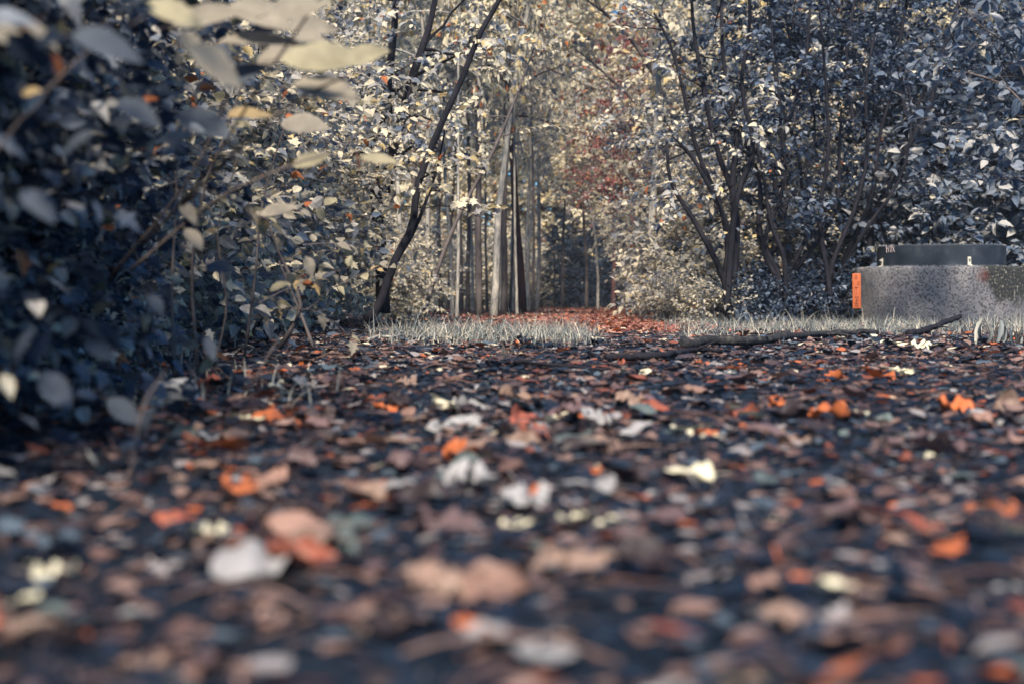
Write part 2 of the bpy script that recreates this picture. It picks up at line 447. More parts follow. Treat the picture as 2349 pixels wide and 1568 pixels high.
ORD = ['first', 'second', 'third', 'fourth', 'fifth', 'sixth', 'seventh', 'eighth', 'ninth', 'tenth', 'eleventh', 'twelfth', 'thirteenth',
       'fourteenth', 'fifteenth', 'sixteenth', 'seventeenth', 'eighteenth', 'nineteenth', 'twentieth']
def ordi(k):
    if k < 20: return ORD[k]
    tens = ['', '', 'twenty', 'thirty', 'forty', 'fifty'][(k + 1) // 10]; u = (k + 1) % 10
    return {'twenty': 'twentieth', 'thirty': 'thirtieth', 'forty': 'fortieth', 'fifty': 'fiftieth'}[tens] if u == 0 else tens + '-' + ORD[u - 1]
def px_of(o): return CX + F * o.location.x / max(0.3, o.location.y)
def label_row(key, look, cat, group, by='px'):
    L_ = PLACED.get(key, [])
    L_.sort(key=(lambda o: px_of(o)) if by == 'px' else (lambda o: o.location.y))
    for k, e in enumerate(L_):
        tag(e, look.format(n=ordi(k)), cat, group)

# ------------------------------------------------------------------ left hedge
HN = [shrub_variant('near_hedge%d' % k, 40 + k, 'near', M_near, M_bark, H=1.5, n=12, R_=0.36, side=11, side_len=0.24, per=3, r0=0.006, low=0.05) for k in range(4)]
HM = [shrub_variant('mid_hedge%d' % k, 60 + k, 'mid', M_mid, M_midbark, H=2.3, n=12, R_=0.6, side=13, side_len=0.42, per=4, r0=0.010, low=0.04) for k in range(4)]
HL = [shrub_variant('lit_tone_hedge%d' % k, 70 + k, 'mid', M_cream2, M_midbark, H=2.3, n=12, R_=0.6, side=12, side_len=0.42, per=4, r0=0.010, low=0.04) for k in range(2)]  # lit copy of the maples: light on this stretch is in the paler leaf colour
HB = [shrub_variant('back_hedge%d' % k, 80 + k, 'mid', M_mid, M_bark, H=3.6, n=12, R_=0.8, side=15, side_len=0.6, per=4, r0=0.014, low=0.05, sc=1.1) for k in range(3)]
rh = np.random.default_rng(21)
near_pos = [(-0.86, 1.35), (-0.92, 1.85), (-1.0, 2.35), (-1.35, 2.2), (-1.12, 2.85), (-1.22, 3.35), (-1.6, 2.9), (-1.3, 3.9), (-1.7, 3.7), (-1.65, 4.3), (-1.25, 1.6)]
for k, (x, y) in enumerate(near_pos):
    put('hedge_shrub', HN[k % 4], (x, y), rh.uniform(0, 6.28), rh.uniform(0.8, 1.0), 'near')
mid_pos = [(-1.62, 4.9), (-2.2, 4.9), (-1.66, 5.7), (-2.3, 5.8), (-1.75, 6.6), (-2.6, 6.9), (-2.1, 7.3), (-1.8, 7.6), (-1.85, 8.6), (-2.5, 8.5), (-1.95, 9.7), (-2.7, 10.0), (-1.55, 10.7), (-2.1, 11.6)]
for k, (x, y) in enumerate(mid_pos):
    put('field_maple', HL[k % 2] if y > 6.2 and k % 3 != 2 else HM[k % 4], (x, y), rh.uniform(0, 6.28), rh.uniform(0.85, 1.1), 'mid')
back_pos = [(-3.0, 9.4), (-3.2, 10.9), (-2.7, 12.2), (-4.1, 13), (-3.0, 14), (-4.6, 11.6), (-3.9, 16.5), (-5.4, 15)]
for k, (x, y) in enumerate(back_pos):
    put('tall_shrub', HB[k % 3], (x, y), rh.uniform(0, 6.28), rh.uniform(0.9, 1.05), 'back')

# leaning tree in front of the bright grove
def special(kind, label, cat, stems, spr, leafm, barkm, seed, parts=('trunk', 'crown'), group=None, **kw):
    b0 = np.array(stems[0][0][0] if isinstance(stems[0], tuple) else stems[0][0]); base = np.array([b0[0], b0[1], float(height(b0[0], b0[1]))])
    st = [((s[0] - base, s[1]) if isinstance(s, tuple) else s - base) for s in stems]
    w_, f_ = plant_meshes(kind, np.random.default_rng(seed), st, spr, leafm, barkm, **kw)
    e = link(kind, None, loc=base); link(parts[0], w_, e); link(parts[1], f_, e)
    return tag(e, label, cat, group)

def pl(pts, d, n=14, r=None):
    """polyline through photo pixels at distance d (or d per point)"""
    P = np.array([at(x, y, d if np.isscalar(d) else d[i]) for i, (x, y) in enumerate(pts)])
    P = smooth_line(P, n)
    return P if r is None else (P, r)

def ground_start(P):
    return P

special('leaning_tree', 'slim dark tree leaning rightward out of the hedge, bare bark lit along one edge', 'tree',
        [pl([(838, 735), (870, 700), (905, 600), (945, 520), (960, 420), (1010, 290), (1060, 180), (1100, 80), (1145, 0), (1210, -160), (1260, -300)], 9.5, 26, 0.034),
         pl([(905, 605), (950, 530), (985, 440), (1005, 380), (1020, 300)], 9.6, 10, 0.016)],
        'mid', M_cream, M_bark, 5, side=7, side_len=0.5, per=2, low=0.35, hi=1.0, stem_k=8)
special('forked_tree', 'dark forked tree with two thick trunks rising behind the hedge', 'tree',
        [pl([(880, 720), (872, 560), (862, 420), (880, 300), (892, 180), (905, 60), (915, -80)], 11.5, 18, 0.062),
         pl([(880, 440), (905, 350), (930, 240), (955, 150), (985, 60), (1010, -60)], 11.6, 14, 0.058),
         pl([(872, 470), (850, 350), (838, 260), (850, 160)], 11.3, 10, 0.03)],
        'mid', M_mid, M_bark, 6, side=13, side_len=0.7, per=3, low=0.25, hi=1.0, stem_k=8)
special('bent_sapling', 'thin pale sapling arching up rightward between the leaning tree and the grove', 'tree',
        [pl([(968, 735), (1010, 600), (1060, 480), (1120, 370), (1165, 270), (1200, 180), (1225, 110)], 14.5, 18, 0.026)],
        'mid', M_cream, M_midbark, 8, side=8, side_len=0.6, per=2, low=0.4, stem_k=6)

special('bare_shoots', 'cluster of thin bare shoots standing up among the blurred hedge leaves', 'shrub',
        [pl([(455, 860), (440, 620), (470, 430), (520, 300), (560, 180)], 3.6, 12, 0.005), pl([(400, 880), (395, 640), (405, 420), (380, 250)], 3.3, 12, 0.004),
         pl([(560, 820), (585, 640), (600, 480), (640, 330), (735, 60)], 4.4, 14, 0.005), pl([(640, 800), (690, 700), (640, 580), (600, 470)], 4.6, 10, 0.009),
         pl([(490, 840), (520, 700), (500, 520), (560, 330)], 3.9, 12, 0.004), pl([(720, 800), (690, 720), (640, 600)], 5.2, 8, 0.008), pl([(330, 880), (350, 700), (300, 540), (310, 380)], 3.0, 12, 0.003)],
        'near', M_big, M_midbark, 31, parts=('stems', 'foliage'), side=3, side_len=0.2, per=1, low=0.3, stem_k=5, tipspray=1)

# ------------------------------------------------------------------ grove trunks in the middle distance
TV = {
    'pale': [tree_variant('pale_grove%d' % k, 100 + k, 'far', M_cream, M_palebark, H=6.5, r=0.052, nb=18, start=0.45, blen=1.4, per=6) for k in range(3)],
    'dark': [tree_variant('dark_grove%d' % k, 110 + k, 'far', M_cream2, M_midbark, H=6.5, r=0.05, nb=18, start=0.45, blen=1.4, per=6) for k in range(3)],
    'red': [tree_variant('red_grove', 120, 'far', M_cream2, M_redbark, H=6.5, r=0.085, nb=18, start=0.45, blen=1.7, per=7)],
}
grove = [ # px, distance, look, scale of girth, lean
    (978, 17, 'pale', 0.75, 0.00), (1012, 21, 'dark', 0.8, 0.03), (1040, 19, 'pale', 0.7, -0.02), (1058, 24, 'dark', 0.9, 0.0), (1072, 20, 'dark', 0.75, 0.02),
    (1099, 18, 'dark', 1.15, 0.0), (1132, 17.5, 'pale', 1.1, 0.02), (1158, 19, 'dark', 1.1, -0.01), (1178, 26, 'pale', 0.9, 0.0), (1197, 22, 'red', 1.0, -0.05),
    (1212, 27, 'pale', 1.0, -0.04), (1232, 30, 'pale', 1.1, -0.02), (920, 16, 'pale', 0.7, 0.03), (948, 22, 'dark', 0.8, 0.0),
    (994, 25, 'pale', 0.6, 0.01), (1027, 27, 'dark', 0.7, -0.03), (1049, 16.5, 'pale', 0.45, 0.04), (1086, 26, 'pale', 0.7, 0.02), (1118, 24, 'dark', 0.6, 0.0), (1146, 28, 'pale', 0.8, -0.03), (1169, 23, 'dark', 0.55, 0.05), (1186, 18, 'pale', 0.4, -0.02), (1222, 24, 'dark', 0.6, 0.02), (1205, 32, 'pale', 0.9, 0.04)]
rt2 = np.random.default_rng(33)
for px, d, look, gsc, ln in grove:
    p = at(px, 700, d); v = TV[look][rt2.integers(len(TV[look]))]
    e = put('grove_tree', v, (p[0], d), rt2.uniform(0, 6.28), 1.0, 'grove_' + look, ('trunk', 'crown'), tilt=(rt2.normal() * 0.02, ln))
    gsc *= 0.85; e.scale = (gsc, gsc, rt2.uniform(0.95, 1.15))
# right of the path
e = put('grove_tree', TV['pale'][1], (at(1487, 700, 17)[0], 17), 1.0, 1.0, 'lone', ('trunk', 'crown'), tilt=(0, -0.06))
e = put('grove_tree', TV['dark'][1], (at(1345, 700, 29)[0], 29), 1.0, 0.8, 'tunnel', ('trunk', 'crown'))
e = put('grove_tree', TV['dark'][2], (at(1290, 700, 31)[0], 31), 2.0, 0.8, 'tunnel', ('trunk', 'crown'))
e = put('grove_tree', TV['pale'][2], (at(1372, 700, 28)[0], 28), 3.0, 0.6, 'tunnel', ('trunk', 'crown'))

# added spruces whose dark colour stands in for shade under the trees
rv = np.random.default_rng(51)
def spruce_variant(name, seed, H=3.2):
    rng = np.random.default_rng(seed); gw = Geo()
    P = np.array([[0, 0, z] for z in np.linspace(-0.05, H, 8)]); V, T = tube(P, np.linspace(0.05, 0.01, 8), 6); gw.add(V, T)
    pos, yaw, pit = [], [], []
    for q in range(420):
        s = rng.uniform(0.02, 1) ** 0.9; rr = (1 - s) * 0.85 * rng.uniform(0.1, 1); a_ = rng.uniform(0, 6.28)
        pos.append((math.cos(a_) * rr, math.sin(a_) * rr, s * H)); yaw.append(a_ + rng.normal() * 0.3); pit.append(rng.normal() * 0.2 - 0.25)
    n = len(pos); V, T, M_, C = scatter(SP['needle'], np.array(pos), np.array(yaw), np.array(pit), rng.normal(size=n) * 0.3, rng.uniform(0.8, 1.3, n), rng)
    return gw.mesh(name + '_trunk', [M_bark]), mesh_from(name + '_crown', V, T, [M_dark, M_bark], M_, C, smooth=False)
SV = [spruce_variant('spruce%d' % k, 130 + k) for k in range(2)]
for k, (px, d) in enumerate([(1272, 36), (1300, 39), (1330, 36), (1362, 40), (1395, 38), (1424, 36), (1448, 39), (1285, 42), (1345, 43), (1410, 42)]):
    put('shade_spruce', SV[k % 2], (at(px, 700, d)[0], d), rv.uniform(0, 6.28), rv.uniform(0.5, 0.88), 'spruce', ('trunk', 'crown'))

# ------------------------------------------------------------------ right-hand thicket
def fan(base, tips, d, r, n=14, midj=12, seed=0):
    rng = np.random.default_rng(seed); out_ = []
    for k, tp in enumerate(tips):
        pts = [(base[0] + rng.normal() * 10, 752)] + list(tp); dd = d + rng.normal() * 0.35
        out_.append(pl(pts, dd, n, r * rng.uniform(0.75, 1.25)))
    return out_
special('hazel_thicket', 'big many-stemmed dark hazel fanning out at the path side of the thicket', 'shrub',
        fan((1672, 750), [[(1672, 600), (1655, 480), (1600, 350), (1570, 220), (1540, 110), (1500, 30)], [(1680, 620), (1690, 480), (1640, 330), (1610, 180), (1590, 60), (1585, -60)],
                          [(1690, 560), (1680, 420), (1690, 300), (1660, 150), (1655, 0)], [(1665, 640), (1668, 520), (1600, 380), (1560, 330)],
                          [(1675, 600), (1690, 450), (1730, 340), (1700, 200), (1720, 60), (1715, -80)], [(1660, 640), (1600, 520), (1540, 420), (1530, 330)]], 12.2, 0.036, seed=1),
        'right', M_mid, M_bark, 12, parts=('stems', 'foliage'), side=6, side_len=0.55, per=2, low=0.4)
special('elder_thicket', 'dark upright shrub of crowded stems in the middle of the thicket', 'shrub',
        fan((1800, 750), [[(1790, 640), (1740, 540), (1745, 430), (1710, 330), (1640, 210)], [(1810, 620), (1800, 500), (1775, 400), (1820, 250), (1850, 120), (1860, -20)],
                          [(1805, 640), (1850, 540), (1845, 420), (1870, 300), (1850, 160)], [(1790, 660), (1760, 600), (1740, 500), (1700, 430)],
                          [(1780, 640), (1750, 560), (1800, 420), (1790, 280), (1780, 120)], [(1815, 640), (1870, 560), (1920, 470), (1925, 350), (1930, 250)],
                          [(1800, 600), (1770, 520), (1750, 400), (1730, 300)]], 12.8, 0.028, seed=2),
        'right', M_right, M_bark, 13, parts=('stems', 'foliage'), side=6, side_len=0.6, per=2, low=0.4, side_dir=1.4)
special('slanting_thicket', 'dark shrub with boughs slanting outward above the concrete shaft', 'shrub',
        fan((2000, 750), [[(1990, 560), (2060, 380), (2130, 250), (2160, 130), (2200, 0)], [(1960, 560), (1930, 430), (2010, 330), (2110, 240), (2140, 60)],
                          [(2010, 560), (2050, 450), (2080, 300), (2060, 150), (2080, 0)], [(2020, 600), (2120, 430), (2200, 320), (2260, 180)],
                          [(1990, 600), (1960, 480), (1960, 300), (1940, 150), (1960, 0)]], 15.0, 0.036, seed=3),
        'right', M_right, M_bark, 14, parts=('stems', 'foliage'), side=12, side_len=0.8, per=3, low=0.3, side_dir=1.4)
special('stem_thicket', 'tall dark stems leaning outward between the upright shrub and the concrete shaft', 'shrub',
        fan((1915, 750), [[(1905, 620), (1960, 480), (1990, 350), (1985, 200), (2010, 60)], [(1900, 640), (1880, 500), (1900, 350), (1895, 200), (1880, 20)],
                          [(1925, 640), (1990, 520), (2060, 420), (2090, 300), (2080, 150)], [(1910, 620), (1850, 500), (1830, 350), (1780, 200), (1770, 40)],
                          [(1930, 620), (2000, 450), (2020, 300), (2080, 120)]], 13.4, 0.030, seed=8),
        'right', M_right, M_bark, 24, parts=('stems', 'foliage'), side=7, side_len=0.6, per=2, low=0.35, side_dir=1.4)
RV = [shrub_variant('thicket%d' % k, 140 + k, 'right', M_right, M_bark, H=3.6, n=11, R_=0.8, side=15, side_len=0.55, per=4, r0=0.014, low=0.03) for k in range(4)]
RM = [shrub_variant('mixed_thicket%d' % k, 150 + k, 'right', M_mid, M_midbark, H=3.2, n=11, R_=0.7, side=15, side_len=0.5, per=4, r0=0.012, low=0.03) for k in range(3)]
rr_ = np.random.default_rng(71)
for k, (x, y) in enumerate([(3.5, 16.4), (4.3, 16.8), (5.2, 16.4), (6.2, 16.6), (4.6, 18.2), (5.9, 15.2), (6.8, 18.4), (3.6, 18.0), (7.3, 20), (5.4, 20), (6.0, 17.8), (3.0, 15.6)]):
    put('thicket_shrub', RV[k % 4], (x, y), rr_.uniform(0, 6.28), rr_.uniform(1.0, 1.3), 'thicket')
for k, (x, y) in enumerate([(2.85, 15.2), (2.7, 16.4), (2.75, 17.4), (2.75, 18.8), (3.6, 19.6), (3.2, 20.5), (4.2, 22), (2.9, 14.6)]):
    put('verge_shrub', RM[k % 3], (x, y), rr_.uniform(0, 6.28), rr_.uniform(0.75, 1.05), 'verge')
# low leafy skirts at the foot of the thicket
LV_ = [shrub_variant('low_plant%d' % k, 160 + k, 'right', M_right, M_midbark, H=0.55, n=9, R_=0.32, side=5, side_len=0.22, per=3, r0=0.005, low=0.1) for k in range(3)]
LP = [shrub_variant('pale_low_plant%d' % k, 165 + k, 'right', M_cream2, M_midbark, H=0.8, n=10, R_=0.4, side=6, side_len=0.3, per=3, r0=0.005, low=0.05) for k in range(2)]
for k, (px, d, q) in enumerate([(1600, 12.8, 0.5), (1650, 12.4, 0.45), (1715, 12.3, 0.5), (1760, 12.4, 0.7), (1815, 12.6, 0.65), (1860, 13.2, 0.9), (1900, 14.2, 1.1), (1740, 13.4, 0.8), (1560, 14.0, 0.6), (1960, 15.0, 1.3), (1590, 15.0, 1.3), (1650, 14.4, 1.0)]):
    put('low_shrub', LP[k % 2] if px < 1700 else LV_[k % 3], (at(px, 700, d)[0], d), rr_.uniform(0, 6.28), q, 'low')
# broad-leaved cherry behind the shaft
M_cherry = leaf_mat('cherry_leaf', [(0, SLATE), (0.3, GREYB), (0.8, PALE), (0.98, CREAM)], trans=0.3)
CH = [shrub_variant('cherry%d' % k, 170 + k, 'broad', M_cherry, M_bark, H=1.9, n=8, R_=0.8, side=9, side_len=0.55, per=2, r0=0.011, low=0.2, upb=0.15) for k in range(3)]
for k, (x, y, s) in enumerate([(4.15, 14.5, 0.85), (4.85, 14.4, 1.0), (3.6, 14.9, 0.62), (5.4, 14.0, 1.05), (4.5, 15.3, 1.2)]):
    put('cherry_shrub', CH[k % 3], (x, y), rr_.uniform(0, 6.28), s, 'cherry')
special('cherry_bough', 'broad-leaved cherry sapling reaching in high above the concrete shaft', 'tree',
        [pl([(2420, 760), (2440, 520), (2400, 330), (2320, 210), (2230, 170), (2150, 160)], 10.8, 16, 0.016),
         pl([(2430, 520), (2360, 330), (2260, 300), (2160, 290)], 10.9, 12, 0.010),
         pl([(2405, 330), (2330, 130), (2250, 60), (2200, 10)], 10.7, 12, 0.010),
         pl([(2440, 480), (2400, 440), (2330, 410), (2250, 420)], 10.9, 10, 0.009)],
        'broad', M_cherry, M_midbark, 15, parts=('stems', 'foliage'), side=9, side_len=0.3, per=1, low=0.45, sc=0.8)

# ------------------------------------------------------------------ wood beyond
WV = [tree_variant('wood%d' % k, 180 + k, 'far', (M_cream, M_cream, M_cream2, M_cream)[k], M_midbark, H=10, r=0.11, nb=44, start=0.06, blen=2.3, per=10, sc=1.25) for k in range(4)]
rw = np.random.default_rng(91)
wood = []
for d, lo, hi, n in ((22, -5.6, -3.6, 2), (24, 3.3, 8.5, 5), (30, 4.0, 11, 5), (44, -8.5, 10, 17), (52, -11, 12, 17)):
    for k in range(n):
        x = lo + (hi - lo) * (k + rw.uniform(0.2, 0.8)) / n; wood.append((x, d + rw.uniform(-1.5, 1.5)))
for k, (x, y) in enumerate(wood):
    put('woodland_tree', WV[rw.integers(4)], (x, y), rw.uniform(0, 6.28), (1.6 + 0.2115 * y) / 10 * rw.uniform(0.95, 1.2) + 0.05, 'wood', ('trunk', 'crown'))
# pale low bushes between the grove trunks
PB = [shrub_variant('pale_bush%d' % k, 200 + k, 'mid', M_cream2, M_midbark, H=1.7, n=10, R_=0.6, side=9, side_len=0.5, per=4, r0=0.008, low=0.05, sc=1.1) for k in range(3)]
for k, (px, d, s) in enumerate([(905, 14.5, 0.6), (940, 17, 0.6), (1000, 31, 1.0), (1050, 33, 1.0), (1110, 34, 1.1), (1165, 36, 1.1), (1210, 38, 1.1), (960, 29, 1.0), (1590, 20, 1.1), (1620, 18, 1.1), (1590, 15.5, 0.9), (1565, 24, 1.2), (1660, 19, 1.3), (860, 20, 1.2), (1530, 29, 1.1), (1225, 45, 1.6), (1262, 45.5, 1.9), (1300, 46, 1.8), (1345, 45, 1.9), (1390, 46, 1.7), (1435, 45, 1.9)]):
    put('pale_bush', PB[k % 3], (at(px, 700, d)[0], d), rw.uniform(0, 6.28), s, 'palebush')
# red-leaved saplings
RT = tree_variant('red_sapling', 210, 'tiny', M_red, M_redbark, H=4.4, r=0.05, nb=20, start=0.45, blen=0.75, per=8, sc=1.2)
put('red_maple', RT, (at(1408, 700, 26)[0], 26), 0.3, 0.93, 'red', ('trunk', 'crown'))
put('red_maple', RT, (at(1450, 700, 30)[0], 30), 2.3, 1.35, 'red', ('trunk', 'crown'))
# boughs that close the arch overhead, from trees standing on both sides of the path
special('arching_tree', 'tall pale-leaved tree beside the path whose boughs close the arch overhead', 'tree',
        [pl([(1560, 722), (1550, 560), (1530, 350), (1500, 150), (1470, -100), (1440, -400)], 20, 18, 0.085),
         pl([(1530, 350), (1470, 250), (1400, 180), (1330, 120)], 20, 12, 0.035), pl([(1505, 180), (1440, 80), (1360, 10), (1280, -30)], 20.5, 12, 0.035),
         pl([(1480, -40), (1400, -120), (1300, -100), (1200, -60)], 19.5, 12, 0.035)],
        'far', M_cream, M_midbark, 17, side=12, side_len=1.0, per=2, low=0.3, sc=0.7)

# ------------------------------------------------------------------ concrete shaft
SC = np.array([3.98, 13.2]); SR, SH = 0.80, 0.523
sz = float(height(*SC)) - 0.02
m, t, o = nmat('weathered_concrete'); L = t.links.new
tc = N(t, 'ShaderNodeTexCoord')
n1 = N(t, 'ShaderNodeTexNoise', Scale=5.0, Detail=9.0, Roughness=0.7); L(tc.outputs['Object'], n1.inputs[0])
r1 = ramp(t, [(0.3, (0.06, 0.065, 0.078)), (0.55, (0.13, 0.125, 0.135)), (0.75, (0.21, 0.195, 0.19))]); L(n1.outputs['Fac'], r1.inputs[0])
n2 = N(t, 'ShaderNodeTexNoise', Scale=55.0, Detail=6.0, Roughness=0.75); L(tc.outputs['Object'], n2.inputs[0])
r2 = ramp(t, [(0.38, (0.35, 0.35, 0.35)), (0.5, (1, 1, 1)), (0.68, (1.0, 1.0, 1.0)), (0.74, (1.9, 1.8, 1.7))]); L(n2.outputs['Fac'], r2.inputs[0])
mu = N(t, 'ShaderNodeVectorMath', operation='MULTIPLY'); L(r1.outputs[0], mu.inputs[0]); L(r2.outputs[0], mu.inputs[1])
# moss and lichen patch on the far right of the face
gx = N(t, 'ShaderNodeSeparateXYZ'); L(tc.outputs['Object'], gx.inputs[0])
def grad(sock, a_, b_):
    r = N(t, 'ShaderNodeMapRange'); r.inputs['From Min'].default_value = a_; r.inputs['From Max'].default_value = b_; L(sock, r.inputs['Value']); return r.outputs[0]
gz = grad(gx.outputs['Z'], -0.1, 0.45); gxx = grad(gx.outputs['X'], -0.05, 0.28)
mm = N(t, 'ShaderNodeMath', operation='MULTIPLY'); L(gz, mm.inputs[0]); L(gxx, mm.inputs[1])
n3 = N(t, 'ShaderNodeTexNoise', Scale=13.0, Detail=9.0, Roughness=0.8); L(tc.outputs['Object'], n3.inputs[0])
ad = N(t, 'ShaderNodeMath', operation='ADD'); L(mm.outputs[0], ad.inputs[0]); L(n3.outputs['Fac'], ad.inputs[1])
th = N(t, 'ShaderNodeMapRange'); th.inputs['From Min'].default_value = 0.98; th.inputs['From Max'].default_value = 1.12; L(ad.outputs[0], th.inputs['Value'])
n4 = N(t, 'ShaderNodeTexNoise', Scale=48.0, Detail=8.0); L(tc.outputs['Object'], n4.inputs[0])
r4 = ramp(t, [(0.5, (0.008, 0.010, 0.012)), (0.6, (0.04, 0.038, 0.03)), (0.68, (0.2, 0.19, 0.17))]); L(n4.outputs['Fac'], r4.inputs[0])
mx = N(t, 'ShaderNodeMix', data_type='RGBA'); L(th.outputs[0], mx.inputs[0]); L(mu.outputs[0], mx.inputs[6]); L(r4.outputs[0], mx.inputs[7])
# rust stain
dv = N(t, 'ShaderNodeVectorMath', operation='DISTANCE'); dv.inputs[1].default_value = (0.13, -0.79, 0.44); L(tc.outputs['Object'], dv.inputs[0])
rs_ = grad(dv.outputs['Value'], 0.085, 0.02)
rm_ = N(t, 'ShaderNodeMath', operation='MULTIPLY'); L(rs_, rm_.inputs[0]); L(n3.outputs['Fac'], rm_.inputs[1])
mx2 = N(t, 'ShaderNodeMix', data_type='RGBA'); L(rm_.outputs[0], mx2.inputs[0]); L(mx.outputs[2], mx2.inputs[6]); mx2.inputs[7].default_value = (0.10, 0.022, 0.018, 1)
p = N(t, 'ShaderNodeBsdfPrincipled', Roughness=0.9); L(mx2.outputs[2], p.inputs['Base Color'])
pr = ramp(t, [(0.36, (0, 0, 0)), (0.46, (1, 1, 1))]); L(n2.outputs['Fac'], pr.inputs[0])
b = N(t, 'ShaderNodeBump', Strength=1.0, Distance=0.011); L(pr.outputs[0], b.inputs['Height']); L(b.outputs[0], p.inputs['Normal']); L(p.outputs[0], o.inputs[0])
M_conc = m
M_steel = rough_mat('painted_steel', (0.007, 0.011, 0.018), (0.014, 0.02, 0.03), 7, rough=0.6, bump=0.35, bscale=120, c3=(0.04, 0.045, 0.055), spec=0.25)
M_zinc = rough_mat('zinc_plated', (0.28, 0.26, 0.2), (0.6, 0.56, 0.45), 40, rough=0.45, bump=0.2, bscale=80, spec=0.6)
M_chalk = rough_mat('scratched_paint', (0.34, 0.29, 0.29), (0.5, 0.42, 0.41), 90, bump=0.2)

def lathe_ring(prof, n=160, jitter=None, rng=None):
    prof = np.array(prof, float); a_ = np.linspace(0, 2 * math.pi, n, endpoint=False)
    V = np.stack([prof[:, 0][:, None] * np.cos(a_), prof[:, 0][:, None] * np.sin(a_), np.repeat(prof[:, 1][:, None], n, 1)], -1)
    if jitter is not None:
        J = np.array(jitter)[:, None]
        V[..., 2] += rng.normal(size=V.shape[:2]) * J; s = 1 + rng.normal(size=V.shape[:2]) * J / SR; V[..., 0] *= s; V[..., 1] *= s
    m_ = len(prof); i = np.arange(m_ - 1)[:, None] * n; j = np.arange(n)[None]; j2 = (j + 1) % n
    return V.reshape(-1, 3), np.stack([i + j, i + j2, i + n + j2, i + n + j], -1).reshape(-1, 4)
rc = np.random.default_rng(5)
shaft = link('concrete_shaft', None, loc=(SC[0], SC[1], sz))
tag(shaft, 'round weathered concrete shaft standing in the grass, topped by a dark steel collar', 'manhole shaft')
zs = list(np.linspace(0, SH - 0.03, 14)); prof = [(SR, z) for z in zs] + [(SR - 0.004, SH - 0.012), (SR - 0.016, SH), (SR - 0.06, SH + 0.003), (SR - 0.12, SH + 0.001), (0.5, SH)]
jit = [0.0014] * 14 + [0.004, 0.004, 0.003, 0.002, 0.0]
V, T = lathe_ring(prof, 260, jit, rc); link('concrete_ring', mesh_from('concrete_ring', V, T, [M_conc]), shaft)
CR, C0, C1 = 0.575, SH + 0.004, 0.723
prof = [(CR + 0.014, C0), (CR + 0.014, C0 + 0.008), (CR, C0 + 0.016), (CR, C1 - 0.012), (CR - 0.004, C1 - 0.003), (CR - 0.02, C1), (CR - 0.03, C1 + 0.002), (CR - 0.035, C1 - 0.03), (0.02, C1 - 0.02)]
V, T = lathe_ring(prof, 160); col_ = link('steel_collar', mesh_from('steel_collar', V, T, [M_steel], smooth=False), shaft)
# crumbs of debris lying on the collar rim and the concrete rim
g = Geo()
for k in range(420):
    a_ = rc.uniform(math.pi, 2 * math.pi) if k < 300 else rc.uniform(0, 6.28)
    if k % 2: r_, z_ = CR - 0.012 + rc.normal() * 0.005, C1 + 0.003
    else: r_, z_ = rc.uniform(CR + 0.02, SR - 0.02), SH + 0.005
    s = rc.uniform(0.002, 0.007); V = rc.normal(size=(6, 3)) * s * 0.6 + np.array([r_ * math.cos(a_), r_ * math.sin(a_), z_])
    g.add(V, np.array([(0, 1, 2), (2, 3, 4), (0, 4, 5), (1, 3, 5)]), 0, rc.uniform())
link('rim_debris', g.mesh('rim_debris', [M_stone]), shaft)
# brackets
def box(g, c, s, Rm=None, m_=0, bev=0.0):
    c = np.array(c, float); s = np.array(s, float) / 2
    V = np.array([(x, y, z) for x in (-1, 1) for y in (-1, 1) for z in (-1, 1)], float) * s
    if Rm is not None: V = V @ Rm.T
    g.add(V + c, np.array([(0, 1, 3, 2), (4, 6, 7, 5), (0, 4, 5, 1), (2, 3, 7, 6), (0, 2, 6, 4), (1, 5, 7, 3)]), m_)
def ray_angle(px_, r=0.575):
    a = (px_ - CX) / F; A = 1 + a * a; B = -2 * (a * SC[0] + SC[1]); C_ = SC[0] ** 2 + SC[1] ** 2 - r * r
    t_ = (-B - math.sqrt(max(0, B * B - 4 * A * C_))) / (2 * A); return math.atan2(t_ - SC[1], t_ * a - SC[0])
for px_ in (2024, 2223):
    a_ = ray_angle(px_)
    er = np.array([math.cos(a_), math.sin(a_), 0]); et = np.array([-math.sin(a_), math.cos(a_), 0]); ez = np.array([0, 0, 1.0]); Rm = np.stack([et, -er, ez], -1)
    g = Geo(); box(g, er * (CR + 0.004) + ez * (C0 + 0.047), (0.03, 0.006, 0.070), Rm)
    P_ = [er * (CR + 0.008) + ez * (C0 + 0.012), er * (CR + 0.05) + ez * (C0 + 0.001), er * (CR + 0.085) + ez * (C0 + 0.001)]
    for a0, b0 in zip(P_[:-1], P_[1:]):
        v = b0 - a0; ln = np.linalg.norm(v); v /= ln; nrm = np.cross(v, et); box(g, (a0 + b0) / 2, (0.03, ln + 0.004, 0.005), np.stack([et, v, nrm], -1))
    br = link('bracket', g.mesh('bracket', [M_zinc], smooth=False), shaft)
    g = Geo(); c0 = er * (CR + 0.008) + ez * (C0 + 0.062); V, T = tube([c0, c0 + er * 0.012], 0.009, 6); g.add(V, T); V, T = tube([c0, c0 + er * 0.02], 0.005, 8); g.add(V, T)
    link('bolt', g.mesh('bolt', [M_stone], smooth=False), br)
